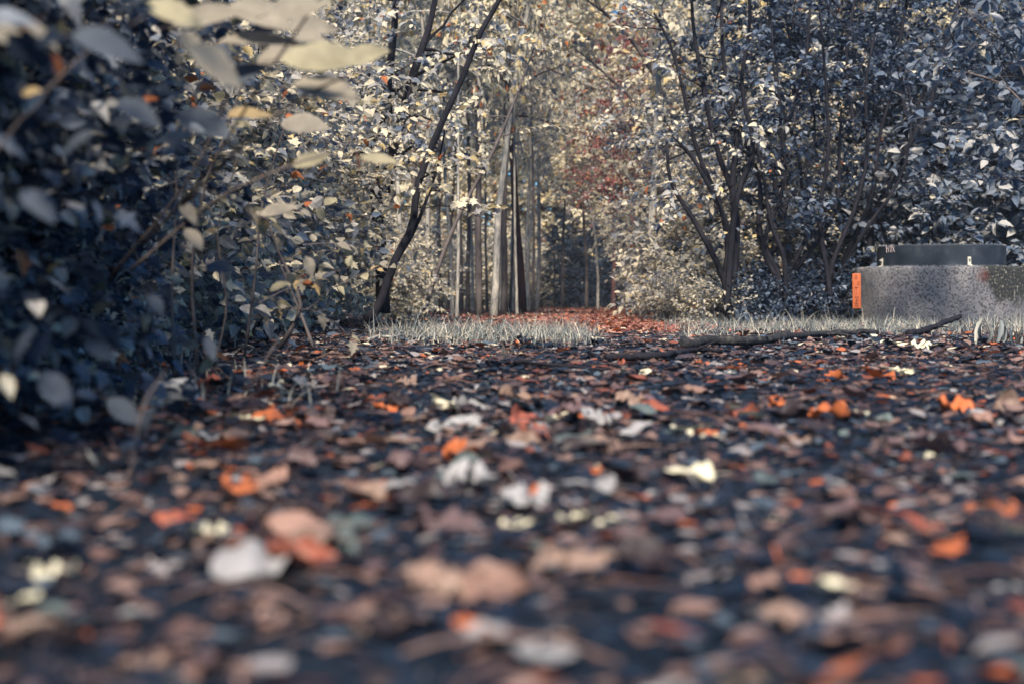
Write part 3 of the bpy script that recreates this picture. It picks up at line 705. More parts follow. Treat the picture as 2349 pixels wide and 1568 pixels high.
# hand-scratched letters K 1 X on the collar
def stroke(g, a2, b2, wd):
    def P(u, z, off): 
        aa = ray_angle(u); zz = EYE + (HORIZON - z) * 12.68 / F - sz
        return np.array([math.cos(aa) * (CR + off), math.sin(aa) * (CR + off), zz])
    a3, b3 = P(*a2, 0.003), P(*b2, 0.003); v = (b3 - a3) / np.linalg.norm(b3 - a3); er = np.array([a3[0], a3[1], 0]) / np.linalg.norm(a3[:2]); s = np.cross(v, er)
    box(g, (a3 + b3) / 2, (wd, np.linalg.norm(b3 - a3), 0.003), np.stack([s, v, er], -1))
g = Geo()
stroke(g, (2033.2, 559), (2034.8, 577), 0.0055); stroke(g, (2040, 560), (2036, 568), 0.004); stroke(g, (2036, 568), (2039.5, 568.5), 0.004); stroke(g, (2039.8, 566), (2038.8, 576), 0.003)
stroke(g, (2040.5, 566), (2044.6, 560), 0.005); stroke(g, (2045, 559), (2044, 577), 0.0055); stroke(g, (2047, 562), (2052.5, 576), 0.0028); stroke(g, (2052, 563), (2047.5, 576), 0.0028)
link('scratched_lettering', g.mesh('scratched_lettering', [M_chalk], smooth=False), col_)

# orange hydrant marker plate on the shaft's flank
M_or = rough_mat('orange_plastic', (0.26, 0.065, 0.025), (0.36, 0.10, 0.042), 12, rough=0.5, bump=0.1, bscale=60)
M_ink = rough_mat('faded_ink', (0.04, 0.012, 0.015), (0.10, 0.03, 0.03), 50, rough=0.7, bump=0.0)
pd = 12.55; pc = at(1965, 668, pd); pw, ph, pt = 0.074, 0.312, 0.03
plate = link('marker_plate', None, loc=(pc[0], pd, pc[2]), rot=(0, R(-0.5), R(-15)))
tag(plate, 'narrow upright orange marker plate fixed to the flank of the concrete shaft', 'marker sign')
import bmesh
bm = bmesh.new(); bmesh.ops.create_cube(bm, size=1.0)
for v in bm.verts: v.co = (v.co.x * pw, v.co.y * pt, v.co.z * ph)
bmesh.ops.bevel(bm, geom=list(bm.edges), offset=0.007, segments=3, affect='EDGES', profile=0.5)
me = bpy.data.meshes.new('plate_body'); bm.to_mesh(me); bm.free(); me.materials.append(M_or)
for p_ in me.polygons: p_.use_smooth = True
link('plate_body', me, plate)
g = Geo(); yf = -pt / 2 - 0.0012
box(g, (-0.002, yf, 0.031), (0.030, 0.0024, 0.007)); box(g, (-0.003, yf, -0.002), (0.003, 0.0024, 0.052)); box(g, (-0.017, yf, -0.008), (0.0015, 0.0022, 0.045)); box(g, (0.022, yf, -0.004), (0.0015, 0.0022, 0.05))
link('bar_marks', g.mesh('bar_marks', [M_ink], smooth=False), plate)
def text_mesh(s, size, parent, x, z, y, rot=0.0, name='lettering'):
    c = bpy.data.curves.new(name, 'FONT'); c.body = s; c.size = size; c.align_x = 'CENTER'; c.align_y = 'CENTER'; c.extrude = 0.0008
    ob = bpy.data.objects.new(name, c); COL.objects.link(ob); bpy.context.view_layer.update()
    me = bpy.data.meshes.new_from_object(ob.evaluated_get(bpy.context.evaluated_depsgraph_get())); bpy.data.objects.remove(ob); bpy.data.curves.remove(c)
    me.materials.clear(); me.materials.append(M_ink)
    return link(name, me, parent, loc=(x, y, z), rot=(R(90), rot, 0))
text_mesh('H', 0.026, plate, -0.004, 0.135, yf); text_mesh('H', 0.03, plate, -0.004, 0.112, yf)
text_mesh('2,5', 0.03, plate, 0.018, 0.068, yf, R(90)); text_mesh('1', 0.03, plate, -0.024, 0.068, yf)
text_mesh('7H', 0.03, plate, 0.0, -0.058, yf); text_mesh('R', 0.032, plate, 0.002, -0.085, yf); text_mesh('EEI', 0.024, plate, -0.002, -0.113, yf); text_mesh('HEE', 0.02, plate, -0.002, -0.134, yf)

# ------------------------------------------------------------------ fallen branches
def branch(name, label, pts, rad, mat, twigs=(), lift=0.0, n=30, seed=0):
    rng = np.random.default_rng(seed)
    P = []
    for q in pts:
        x, y = q[0], q[1]; d = q[2] if len(q) > 2 else gd(y); p_ = at(x, y, d); P.append(p_)
    P = smooth_line(np.array(P), n); 
    for k in range(len(P)): P[k, 2] = max(P[k, 2], float(height(P[k, 0], P[k, 1])) + rad * 0.9) + lift + 0.014
    base = P[0].copy(); g = Geo(); rr = rad * np.linspace(1.05, 0.7, n) * (1 + rng.normal(size=n) * 0.09)
    P[:, 2] += rng.normal(size=n) * rad * 0.12; P[:, 0] += 0
    V, T = tube(P - base, rr, 10); g.add(V, T)
    for (s, dx, dy, dz) in twigs:
        i = int(s * (n - 1)); B = wander(rng, P[i] - base, (dx, dy, dz), math.sqrt(dx * dx + dy * dy + dz * dz), 5, 0.12); V, T = tube(B, np.linspace(rad * 0.5, rad * 0.2, 6), 6); g.add(V, T)
    o_ = link(name, g.mesh(name, [mat]), loc=base); return tag(o_, label, 'branch')
branch('fallen_branch', 'long mossy fallen branch lying along the edge of the grass verge', [(1570, 806), (1625, 800), (1700, 799), (1800, 792), (1880, 781), (1950, 777), (2012, 775)], 0.020, M_mossbark, seed=1,
       twigs=((0.25, 0.02, 0.1, 0.05), (0.7, 0.15, 0.05, 0.02)))
branch('fallen_branch', 'crooked black branch lying on the leaves just before the mossy branch', [(1390, 836), (1450, 838), (1520, 838), (1550, 828), (1590, 821), (1655, 818)], 0.012, M_bark, seed=2, twigs=((0.5, -0.12, 0.02, 0.01), (0.85, 0.09, -0.02, 0.02)))
branch('fallen_branch', 'short dark branch propped at a slant in the grass before the concrete shaft', [(2085, 775, 7.6), (2130, 760, 7.8), (2175, 742, 8.0), (2202, 732, 8.1)], 0.018, M_bark, seed=3, twigs=((0.35, 0.1, 0.0, 0.04),))
branch('fallen_branch', 'thin dark stick among the leaves in front of the grass clump', [(1180, 850), (1240, 856), (1330, 860), (1400, 858)], 0.006, M_bark, seed=4)
branch('fallen_branch', 'pale bare stick at the foot of the hedge', [(845, 790), (870, 784), (900, 783), (925, 781)], 0.008, M_palebark, seed=5)
branch('fallen_branch', 'dark stick poking from the hedge foot beside the pale stick', [(840, 776, 8), (880, 770, 8), (940, 760, 8.4)], 0.006, M_bark, seed=6)

# stone at the foot of the hedge
def stone(label, px, py, wpx, hpx, dep, seed, mat):
    rng = np.random.default_rng(seed); d = gd(py); bm = bmesh.new(); bmesh.ops.create_icosphere(bm, subdivisions=3, radius=0.5)
    dirs = rng.normal(size=(9, 3)); dirs /= np.linalg.norm(dirs, axis=1)[:, None]; cut = rng.uniform(0.30, 0.42, 9)
    for v in bm.verts:
        c = np.array(v.co)
        for q, h_ in zip(dirs, cut):
            e_ = c @ q - h_
            if e_ > 0: c = c - q * e_ * 0.85
        v.co = c * np.array([wpx * d / F, dep, hpx * d / F]) * 1.25
    me = bpy.data.meshes.new('stone'); bm.to_mesh(me); bm.free(); me.materials.append(mat)
    x = (px - CX) * d / F
    return tag(link('stone', me, loc=(x, d, float(height(x, d)) + hpx * d / F * 0.4), rot=(0, 0, rng.uniform(0, 3))), label, 'stone')
stone('pale angular stone at the foot of the hedge', 398, 925, 110, 70, 0.09, 3, M_stone)
stone('small dark stone lying alone on the far russet path', 1313, 722, 14, 10, 0.1, 4, M_bark)

# ------------------------------------------------------------------ fallen leaves
def fallen_template(kind, rng, curl, cross, crumple, twist=0.0):
    """about 1 long, base at origin then centred; bent blade with petiole"""
    nr, nc = 14, 8
    if kind == 'oval': prof = lambda s: 0.30 * ov(s) * (1 + 0.05 * math.sin(45 * s))
    elif kind == 'lobed': prof = lambda s: 0.42 * (max(0, math.sin(math.pi * min(1, s * 0.98 + 0.02) ** 0.75))) ** 0.6 * (0.72 + 0.42 * abs(math.sin(math.pi * (s * 3.0 + 0.1)))) if 0 < s < 1 else 0.004
    else: prof = lambda s: 0.16 * ov(s)
    s = np.linspace(0, 1, nr + 1); u = np.linspace(-1, 1, nc + 1)
    Wd = np.array([prof(v) for v in s]); X = np.repeat(s[:, None], nc + 1, 1); Y = u[None] * Wd[:, None]
    if kind == 'lobed': X = X - 0.16 * np.abs(u)[None] * np.sin(math.pi * s)[:, None]
    Z = np.zeros_like(X)
    for _ in range(5):
        kx, ky, ph = rng.normal() * 9, rng.normal() * 9, rng.uniform(0, 6.28); Z += crumple * 0.03 * np.sin(kx * X + ky * Y + ph)
    Z += 0.012 * np.abs(np.sin(X * 34 + np.abs(Y) * 18))
    if abs(cross) > 1e-3:
        Yn = np.sin(cross * Y / 0.35) * 0.35 / cross; Z = Z + (1 - np.cos(cross * Y / 0.35)) * 0.35 / cross; Y = Yn
    if abs(curl) > 1e-3:
        a_ = curl * (X - 0.5); Xn = 0.5 + np.sin(a_) / curl - Z * np.sin(a_); Z = (1 - np.cos(a_)) / curl + Z * np.cos(a_); X = Xn
    if twist:
        a_ = twist * (X - 0.5); Y, Z = Y * np.cos(a_) - Z * np.sin(a_), Y * np.sin(a_) + Z * np.cos(a_)
    V = np.stack([X, Y, Z], -1).reshape(-1, 3); k = nc + 1
    i = np.arange(nr)[:, None] * k + np.arange(nc)[None]; i = i.ravel(); Q = np.stack([i, i + 1, i + k + 1, i + k], -1)
    T = np.concatenate([Q[:, [0, 1, 2]], Q[:, [0, 2, 3]]])
    b0 = V[nc // 2]; P = np.array([b0 + np.array([0.0, 0, 0]), b0 + np.array([-0.12, rng.normal() * 0.03, 0.02]), b0 + np.array([-0.26, rng.normal() * 0.08, 0.05 + rng.normal() * 0.03])])
    Vt, Tt = tube(P, [0.010, 0.007, 0.009], 3, cap=False); T = np.concatenate([T, Tt + len(V)]); V = np.concatenate([V, Vt])
    V = V - np.array([0.5, 0, 0]); V[:, 2] -= np.percentile(V[:, 2], 12)
    return V, T
rf = np.random.default_rng(17)
FT = []  # (form word, V, T)
for kind, word in (('oval', 'oval'), ('lobed', 'lobed'), ('narrow', 'narrow')):
    for form, curl, cross, cr in (('flat', 0.2, 0.15, 1.0), ('curled', 1.9, 0.6, 1.2), ('cupped', 0.6, 1.15, 1.0), ('humped', -1.5, -0.5, 1.1), ('crumpled', 1.0, -0.9, 2.4)):
        if kind == 'narrow' and form in ('humped', 'crumpled'): continue
        FT.append((form + ' ' + word, *fallen_template(kind, rf, curl * rf.uniform(0.8, 1.2), cross, cr, rf.normal() * 0.6)))
FM = [mesh_from('fallen_leaf_form', V, T, [M_fallen]) for _, V, T in FT]
FI = {f[0]: k for k, f in enumerate(FT)}
PAL = {'cream': (0.52, 0.48, 0.35), 'tan': (0.18, 0.12, 0.095), 'purplish brown': (0.10, 0.065, 0.068), 'orange': (0.36, 0.10, 0.035), 'dark brown': (0.03, 0.022, 0.025),
       'grey-green': (0.07, 0.09, 0.09), 'pale grey': (0.22, 0.215, 0.22), 'rusty red': (0.22, 0.065, 0.04), 'pinkish': (0.21, 0.125, 0.10)}
PW = {'cream': .035, 'tan': .19, 'purplish brown': .22, 'orange': .05, 'dark brown': .24, 'grey-green': .10, 'pale grey': .08, 'rusty red': .10, 'pinkish': .065}
names, wts = list(PW), np.array(list(PW.values())); wts = wts / wts.sum()

leaves = []   # dict: x,y,z,size,yaw,tx,ty,form,colour,hero
heroes = [ # px, py, width px, colour, form
    (1575, 1108, 122, 'cream', 'flat lobed'), (2188, 945, 84, 'orange', 'crumpled lobed'), (1345, 1150, 130, 'pale grey', 'flat lobed'), (1318, 1215, 85, 'cream', 'curled oval'),
    (1400, 1225, 80, 'cream', 'humped oval'), (1210, 1180, 120, 'pale grey', 'crumpled lobed'), (2245, 1185, 90, 'orange', 'cupped oval'), (2325, 1190, 80, 'orange', 'crumpled oval'),
    (1765, 1385, 110, 'pinkish', 'crumpled oval'), (1910, 1395, 120, 'cream', 'flat oval'), (1830, 1372, 60, 'orange', 'flat oval'), (710, 1300, 210, 'tan', 'humped lobed'),
    (690, 1325, 170, 'rusty red', 'cupped lobed'), (130, 1350, 110, 'cream', 'crumpled oval'), (60, 1425, 90, 'cream', 'flat oval'), (305, 1440, 70, 'pale grey', 'cupped oval'),
    (80, 1155, 60, 'pinkish', 'cupped oval'), (520, 1095, 60, 'orange', 'flat oval'), (590, 1105, 130, 'pinkish', 'flat lobed'), (545, 1150, 100, 'orange', 'crumpled lobed'),
    (835, 1205, 60, 'orange', 'flat oval'), (580, 975, 70, 'cream', 'curled oval'), (665, 945, 50, 'orange', 'curled lobed'), (885, 940, 70, 'orange', 'curled oval'),
    (705, 850, 46, 'orange', 'cupped lobed'), (640, 860, 46, 'orange', 'flat oval'), (700, 890, 60, 'pale grey', 'crumpled lobed'), (935, 885, 50, 'tan', 'crumpled lobed'),
    (1100, 1035, 70, 'pinkish', 'curled oval'), (1220, 1010, 70, 'rusty red', 'crumpled lobed'), (1620, 1012, 60, 'orange', 'flat lobed'), (1545, 1005, 70, 'grey-green', 'flat oval'),
    (1720, 965, 66, 'cream', 'flat lobed'), (1785, 940, 56, 'orange', 'crumpled lobed'), (1170, 903, 60, 'tan', 'cupped oval'), (1430, 838, 30, 'rusty red', 'crumpled oval'),
    (1470, 880, 44, 'orange', 'flat lobed'), (2020, 880, 90, 'orange', 'curled lobed'), (2070, 866, 66, 'cream', 'curled oval'), (1375, 1090, 44, 'orange', 'crumpled oval'),
    (2145, 1055, 56, 'cream', 'cupped oval'), (2080, 1060, 50, 'rusty red', 'crumpled oval'), (1970, 960, 50, 'cream', 'flat lobed'), (2330, 1265, 110, 'cream', 'flat oval'),
    (480, 1275, 90, 'tan', 'crumpled oval'), (545, 1285, 60, 'orange', 'cupped oval'), (985, 1385, 150, 'tan', 'crumpled lobed'), (1800, 1460, 150, 'tan', 'humped lobed'),
    (1940, 1530, 150, 'pinkish', 'flat oval'), (560, 1430, 120, 'pinkish', 'curled lobed'), (2310, 1395, 90, 'pale grey', 'flat oval'), (2185, 768, 26, 'orange', 'cupped oval'),
    (2050, 800, 70, 'cream', 'flat lobed'), (2110, 806, 50, 'cream', 'crumpled lobed'), (1240, 985, 60, 'pale grey', 'humped lobed'), (1360, 975, 80, 'pale grey', 'crumpled lobed'),
    (1280, 890, 40, 'tan', 'curled oval'), (445, 920, 50, 'tan', 'curled lobed'), (465, 925, 34, 'orange', 'cupped oval'), (470, 812, 40, 'orange', 'crumpled lobed'),
    (1500, 1155, 40, 'pale grey', 'cupped oval'), (1915, 1140, 60, 'pale grey', 'curled oval'), (2060, 1120, 40, 'pale grey', 'flat oval'), (1120, 1530, 130, 'pale grey', 'humped lobed'), (1250, 1560, 160, 'pale grey', 'flat lobed')]
for px, py, wp, c, f in heroes:
    d = gd(py); leaves.append(dict(x=(px - CX) * d / F, y=d, size=wp * d / F * 0.95, yaw=rf.normal() * 0.3 + (math.pi if rf.uniform() < .5 else 0), tx=R(5) + rf.normal() * 0.1, ty=rf.normal() * 0.1, form=f, col=c, hero=True, dz=0.008))
forms = [f[0] for f in FT]; fw = np.array([1.5 if 'flat' in f else 1.0 for f in forms]) * np.array([0.4 if 'narrow' in f else 1.0 for f in forms]); fw /= fw.sum()
# random fall, denser towards the hedge, thinner on the dark worn ground at the right
y0, y1 = 0.62, 9.0
NR = 46000
yy = np.sqrt(rf.uniform(y0 ** 2, y1 ** 2, NR)); xx = rf.uniform(-0.42, 0.42, NR) * yy + rf.normal(size=NR) * 0.05
for x, y in zip(xx, yy):
    dens = 0.50 - 0.17 * np.clip(x / (0.3 * y), -1, 1) + 0.25 * math.sin(3.1 * x + 1.7 * y) * math.sin(2.3 * y - 1.1 * x)
    dens *= 0.26 + 0.44 * min(1.0, y / 4.5)
    if x > 0.1 * y and y < 3.2: dens *= 0.75
    if rf.uniform() > dens: continue
    big = rf.uniform() < (0.42 if y < 2 else 0.62)
    leaves.append(dict(x=x, y=y, size=0.030 + 0.055 * rf.uniform() ** 2.2 if big else rf.uniform(0.012, 0.028), yaw=rf.uniform(0, 6.28), tx=rf.normal() * 0.15, ty=rf.normal() * 0.12,
                       form=forms[rf.choice(len(forms), p=fw)], col=names[rf.choice(len(names), p=wts)], hero=False, dz=abs(rf.normal()) * 0.008))
for l in leaves: l['px'] = CX + F * l['x'] / l['y']; l['py'] = HORIZON + F * EYE / l['y']; l['app'] = l['size'] / l['y']
vis = [l for l in leaves if -60 < l['px'] < 2409 and l['py'] < 1640]
vis.sort(key=lambda l: (not l['hero'], -l['app']))
single = vis[:296]; ids = {id(l) for l in single}
# labels: colour, form, where on the ground, then order from the left among its likes
def zone(py):
    if py > 1400: return 'nearest the camera'
    if py > 1220: return 'in the blurred near litter'
    if py > 1040: return 'in the middle litter'
    if py > 880: return 'in the sharper litter'
    return 'near the grass'
buckets = {}
for l in single: buckets.setdefault((l['col'], l['form'], zone(l['py'])), []).append(l)
for (c, f, z), L_ in buckets.items():
    L_.sort(key=lambda l: l['px'])
    for k, l in enumerate(L_):
        base = '%s %s fallen leaf %s' % (f.split()[0], c, z) if f.split()[1] == 'oval' else '%s %s %s fallen leaf %s' % (f.split()[0], c, f.split()[1], z)
        l['label'] = base if len(L_) == 1 else base + ', ' + ('leftmost' if k == 0 else ordi(k) + ' from left') + ' alike'
for l in single:
    z = float(height(l['x'], l['y'])) + l['dz']
    o_ = link('fallen_leaf', FM[FI[l['form']]], loc=(l['x'], l['y'], z), rot=(l['tx'], l['ty'], l['yaw']), scale=(l['size'] * 1.08, l['size'] * 1.08, l['size'] * (1.1 if l['hero'] else 0.9)))
    v = 1 + rf.normal() * 0.12; c = PAL[l['col']]; o_.color = (c[0] * v, c[1] * v, c[2] * v, 1)
    tag(o_, l['label'], 'fallen leaf', 'fallen leaves scattered over the dark ground')

# everything smaller is one mass of litter
def low_leaf(): return [strip_leaf(ov, 4, 0.34, f, d) for f, d in ((0.2, 0.1), (-0.3, 0.25), (0.4, -0.2), (0.1, 0.0))] + [strip_leaf(lambda s: 1.0, 4, 0.03, 0, 0.15), strip_leaf(lambda s: 1.0, 4, 0.04, 0, -0.3)] + [star_leaf(4, 0.5, rf, droop=-0.2, cup=0.2), star_leaf(5, 0.6, rf, droop=0.15, cup=-0.2)]
LL = low_leaf()
def scatter_leaves(name, templates, x, y, size, rng, mat, tilt=0.3, zj=0.006, tint=None, kind='stuff', label=None, cat=None, z0=0.0):
    n = len(x); ids_ = rng.integers(0, len(templates), n); z = height(x, y) + np.abs(rng.normal(size=n)) * zj + z0
    Rm = rotmats(rng.uniform(0, 6.28, n), rng.normal(size=n) * tilt, rng.normal(size=n) * tilt); tv = rng.uniform(size=n) if tint is None else tint
    VV, TT, CC = [], [], []; off = 0; pos = np.stack([x, y, z], -1)
    for k, (V, T) in enumerate(templates):
        w_ = np.where(ids_ == k)[0]
        if not len(w_): continue
        P = np.einsum('mij,nj->mni', Rm[w_], V) * size[w_][:, None, None] + pos[w_][:, None]; nv = len(V)
        VV.append(P.reshape(-1, 3)); TT.append((T[None] + (np.arange(len(w_)) * nv)[:, None, None]).reshape(-1, 3) + off); off += nv * len(w_); CC.append(np.repeat(tv[w_], len(T)))
    me = mesh_from(name, np.concatenate(VV), np.concatenate(TT), [mat], None, np.concatenate(CC)); o_ = link(name, me); tag(o_, label, cat, kind=kind); return o_
rest = [l for l in leaves if id(l) not in ids]
tmpl = [(V * np.array([1.1, 1.1, 0.5]), T) for _, V, T in FT]
rx = np.array([l['x'] for l in rest]); ry = np.array([l['y'] for l in rest]); rsz = np.array([l['size'] for l in rest])
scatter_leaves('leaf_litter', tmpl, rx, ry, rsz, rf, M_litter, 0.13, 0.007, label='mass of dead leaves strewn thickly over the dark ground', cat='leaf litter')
# crumbled fragments
n = 60000; fy = y0 + (9.5 - y0) * rf.uniform(size=n) ** 0.8; fx = rf.uniform(-0.42, 0.42, n) * fy
scatter_leaves('crumbled_litter', LL, fx, fy, rf.uniform(0.008, 0.036, n), rf, M_litter, 0.12, 0.004, tint=rf.uniform(size=n) ** 1.5 * 0.97, label='crumbled leaf fragments and twigs trodden into dark soil', cat='leaf litter')
# stalks, straws and thin twigs tangled in the litter
def stalk(bend, rise):
    s_ = np.linspace(-0.5, 0.5, 7); P = np.stack([s_, bend * (s_ * s_ - 0.1), 0.02 + rise * (0.25 - s_ * s_)], -1); return tube(P, np.linspace(0.016, 0.008, 7), 4, cap=False)
n = 3000; fy = y0 + (8.0 - y0) * rf.uniform(size=n) ** 0.9; fx = rf.uniform(-0.42, 0.42, n) * fy
scatter_leaves('twig_litter', [stalk(b_, r_) for b_, r_ in ((0.1, 0.1), (0.5, 0.25), (-0.6, 0.4), (0.2, 0.6), (-0.2, 0.05))], fx, fy, 0.025 + 0.09 * rf.uniform(size=n) ** 2, rf, M_litter, 0.16, 0.008,
               tint=0.05 + 0.7 * rf.uniform(size=n) ** 1.3, label='leaf stalks, straws and thin twigs tangled in the litter', cat='twig litter')
# russet litter of the far path and litter under hedge and thicket
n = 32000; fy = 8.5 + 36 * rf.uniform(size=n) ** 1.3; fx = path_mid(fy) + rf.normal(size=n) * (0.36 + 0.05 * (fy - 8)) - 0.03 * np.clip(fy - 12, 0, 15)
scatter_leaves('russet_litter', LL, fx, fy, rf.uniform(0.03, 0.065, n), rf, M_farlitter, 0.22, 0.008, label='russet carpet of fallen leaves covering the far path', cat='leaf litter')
n = 26000; fy = 5 + 26 * rf.uniform(size=n) ** 1.4; fx = rf.uniform(-0.36, 0.40, n) * fy
k_ = np.abs(fx - path_mid(fy)) > 0.5
scatter_leaves('verge_litter', LL, fx[k_], fy[k_], rf.uniform(0.025, 0.06, k_.sum()), rf, M_litter, 0.2, 0.01, label='dead leaves lying under the hedge, grove and thicket', cat='leaf litter')

# ------------------------------------------------------------------ grass
def blades(name, x, y, h, rng, mat, label, w0=0.0030):
    n = len(x); z = height(x, y) - 0.005; a_ = rng.uniform(0, 6.28, n); ln = np.abs(rng.normal(size=n)) * 0.75 + 0.15; h = h * np.exp(rng.normal(size=n) * 0.35); s = np.linspace(0, 1, 5); fa = a_ + rng.normal(size=n) * 0.5 + 1.57
    C = np.stack([x[:, None] + np.cos(a_)[:, None] * ln[:, None] * h[:, None] * s ** 1.9, y[:, None] + np.sin(a_)[:, None] * ln[:, None] * h[:, None] * s ** 1.9, z[:, None] + h[:, None] * (s - 0.28 * ln[:, None] * s ** 2.5)], -1)
    wv = w0 * (1 - s ** 1.6) * 0.5 + 0.0002; dx = np.stack([np.cos(fa), np.sin(fa), 0 * fa], -1)[:, None] * wv[None, :, None] * rng.uniform(0.7, 1.4, n)[:, None, None]
    V = np.stack([C - dx, C + dx], 2).reshape(-1, 3); i = (np.arange(n) * 10)[:, None] + (np.arange(4) * 2)[None]; i = i.ravel()
    Q = np.stack([i, i + 1, i + 3, i + 2], -1); T = np.concatenate([Q[:, [0, 1, 2]], Q[:, [0, 2, 3]]]); c = np.repeat(rng.uniform(size=n), 4); c = np.concatenate([c, c])
    o_ = link(name, mesh_from(name, V, T, [mat], None, c)); tag(o_, label, 'grass', kind='stuff')
gr = np.random.default_rng(29)
def patch(n, x0, x1, ya, yb, edge, hmin, hmax, clump=0.10):
    y = gr.uniform(ya, yb, n); x = x0 + (x1 - x0) * gr.uniform(size=n); k = edge(x, y) > gr.uniform(size=n); x, y = x[k], y[k]
    cx, cy = np.round(x / clump), np.round(y / clump); hh = hmin + (hmax - hmin) * (0.5 + 0.5 * np.sin(cx * 12.9 + cy * 78.2)) * gr.uniform(0.5, 1, len(x)); return x, y, hh
def e_left(x, y):   # clump in front of the grove, left of the path
    px = CX + F * x / y; near = np.clip((y - 6.0) / 0.9, 0, 1); r_ = np.clip((1385 - px) / 60, 0, 1); l_ = np.clip((px - 820) / 190, 0, 1); return near * r_ * l_ * np.clip(0.75 + 0.6 * np.sin(7.3 * x + 1.1 * y) * np.sin(5.7 * y - 2.1 * x), 0.15, 1)
def e_right(x, y):
    px = CX + F * x / y; near = np.clip((y - (7.15 + 0.42 * np.clip(x - 0.9, 0, 1.4) - 0.5 * np.clip(x - 2.6, 0, 2)) + 0.12 * np.sin(9 * x)) / 0.5, 0, 1) * np.clip(0.75 + 0.6 * np.sin(5.3 * x + 1.1 * y) * np.sin(3.7 * y - 2.1 * x), 0.15, 1); l_ = np.clip((px - 1500) / 130, 0, 1); return near * l_
x, y, h = patch(19000, -1.3, 0.7, 5.8, 9.0, e_left, 0.03, 0.115)
blades('grass', x, y, h, gr, M_grass, 'tufted pale grass clump between the hedge and the path')
x, y, h = patch(38000, 0.8, 5.2, 6.0, 12.6, e_right, 0.02, 0.10)
blades('grass', x, y, h, gr, M_grass, 'pale grass verge in front of the thicket and the concrete shaft')
n = 1500; y = gr.uniform(2.5, 6, n); x = -0.30 * y + gr.normal(size=n) * 0.25 - 0.05
blades('grass', x, y, gr.uniform(0.02, 0.09, n), gr, M_grass, 'sparse grass blades at the foot of the hedge')

# wilted weed beside the shaft
def weed(label, px, py, h, seed, nl=7):
    rng = np.random.default_rng(seed); d = gd(py); g = Geo(); x0 = (px - CX) * d / F; z0 = float(height(x0, d))
    lv, lt = strip_leaf(lambda s: ov(s) * (1 + 0.12 * math.sin(25 * s)), 10, 0.11, 0.5, 0.9, 4)
    for k in range(nl):
        a_ = rng.uniform(0, 6.28); hh = h * rng.uniform(0.55, 1); P = wander(rng, (0, 0, 0), (math.cos(a_) * 0.25, math.sin(a_) * 0.25, 1), hh, 6, 0.1)
        V, T = tube(P, np.linspace(0.003, 0.0015, 7), 4); g.add(V, T, 1, 0.5)
        Rm = rotmats(np.array([a_]), np.array([-0.9 + rng.normal() * 0.3]), np.array([rng.normal() * 0.4]))[0]; g.add(lv * h * rng.uniform(0.6, 0.9) @ Rm.T + P[-1], lt, 0, rng.uniform(0.0, 0.6))
    e = link('wilted_weed', g.mesh('wilted_weed', [M_grass, M_midbark]), loc=(x0, d, z0)); tag(e, label, 'weed')
weed('wilted grey weed with hanging leaves in front of the concrete shaft', 2278, 790, 0.15, 4)
weed('small wilted weed nearest the edge of the frame beyond the orange leaf', 2335, 800, 0.09, 9)
weed('small dark red seedling standing up before the grass clump', 1155, 830, 0.06, 12, 3)

# ------------------------------------------------------------------ foreground boughs with big soft leaves
def bough(label, stem_pts, leaf_list, seed, mat=M_big, r=0.003, cat='branch'):
    """leaf_list: px, py, d, length px, angle deg in the picture, roll, tint"""
    rng = np.random.default_rng(seed); g = Geo(); base = None
    for pts in stem_pts:
        P = smooth_line(np.array([at(*q) for q in pts]), 16)
        if base is None: base = P[0].copy()
        V, T = tube(P - base, np.linspace(r, r * 0.5, 16), 6); g.add(V, T, 1, 0.5)
    gl = Geo(); prof = lambda s: ov(s) * (1 + 0.06 * math.sin(30 * s))
    for (px, py, d, lp, ang, roll, tt) in leaf_list:
        lv, lt = strip_leaf(prof, 12, rng.uniform(0.24, 0.32), 0.25, rng.uniform(-0.1, 0.25), 6); s_ = lp * d / F; a_ = R(ang)
        X = np.array([math.cos(a_), rng.normal() * 0.25, math.sin(a_)]); X /= np.linalg.norm(X); up = np.array([-math.sin(a_) * math.sin(roll), -math.sin(roll), math.cos(roll)])
        Yv = np.cross(up, X); Yv /= np.linalg.norm(Yv); Zv = np.cross(X, Yv); Rm = np.stack([X, Yv, Zv], -1)
        c = at(px, py, d) - base; gl.add((lv - np.array([0.5, 0, 0])) * s_ @ Rm.T + c, lt, 0, tt)
        p0 = c - X * s_ * 0.5; V, T = tube([p0 - X * s_ * 0.22 - np.array([0, 0, 0.004]), p0], 0.0008, 4); gl.add(V, T, 1, 0.5)
    e = link('overhanging_bough', None, loc=base); link('twigs', g.mesh('twigs', [M_midbark]), e); link('foliage', gl.mesh('foliage', [mat, M_midbark]), e)
    return tag(e, label, cat)
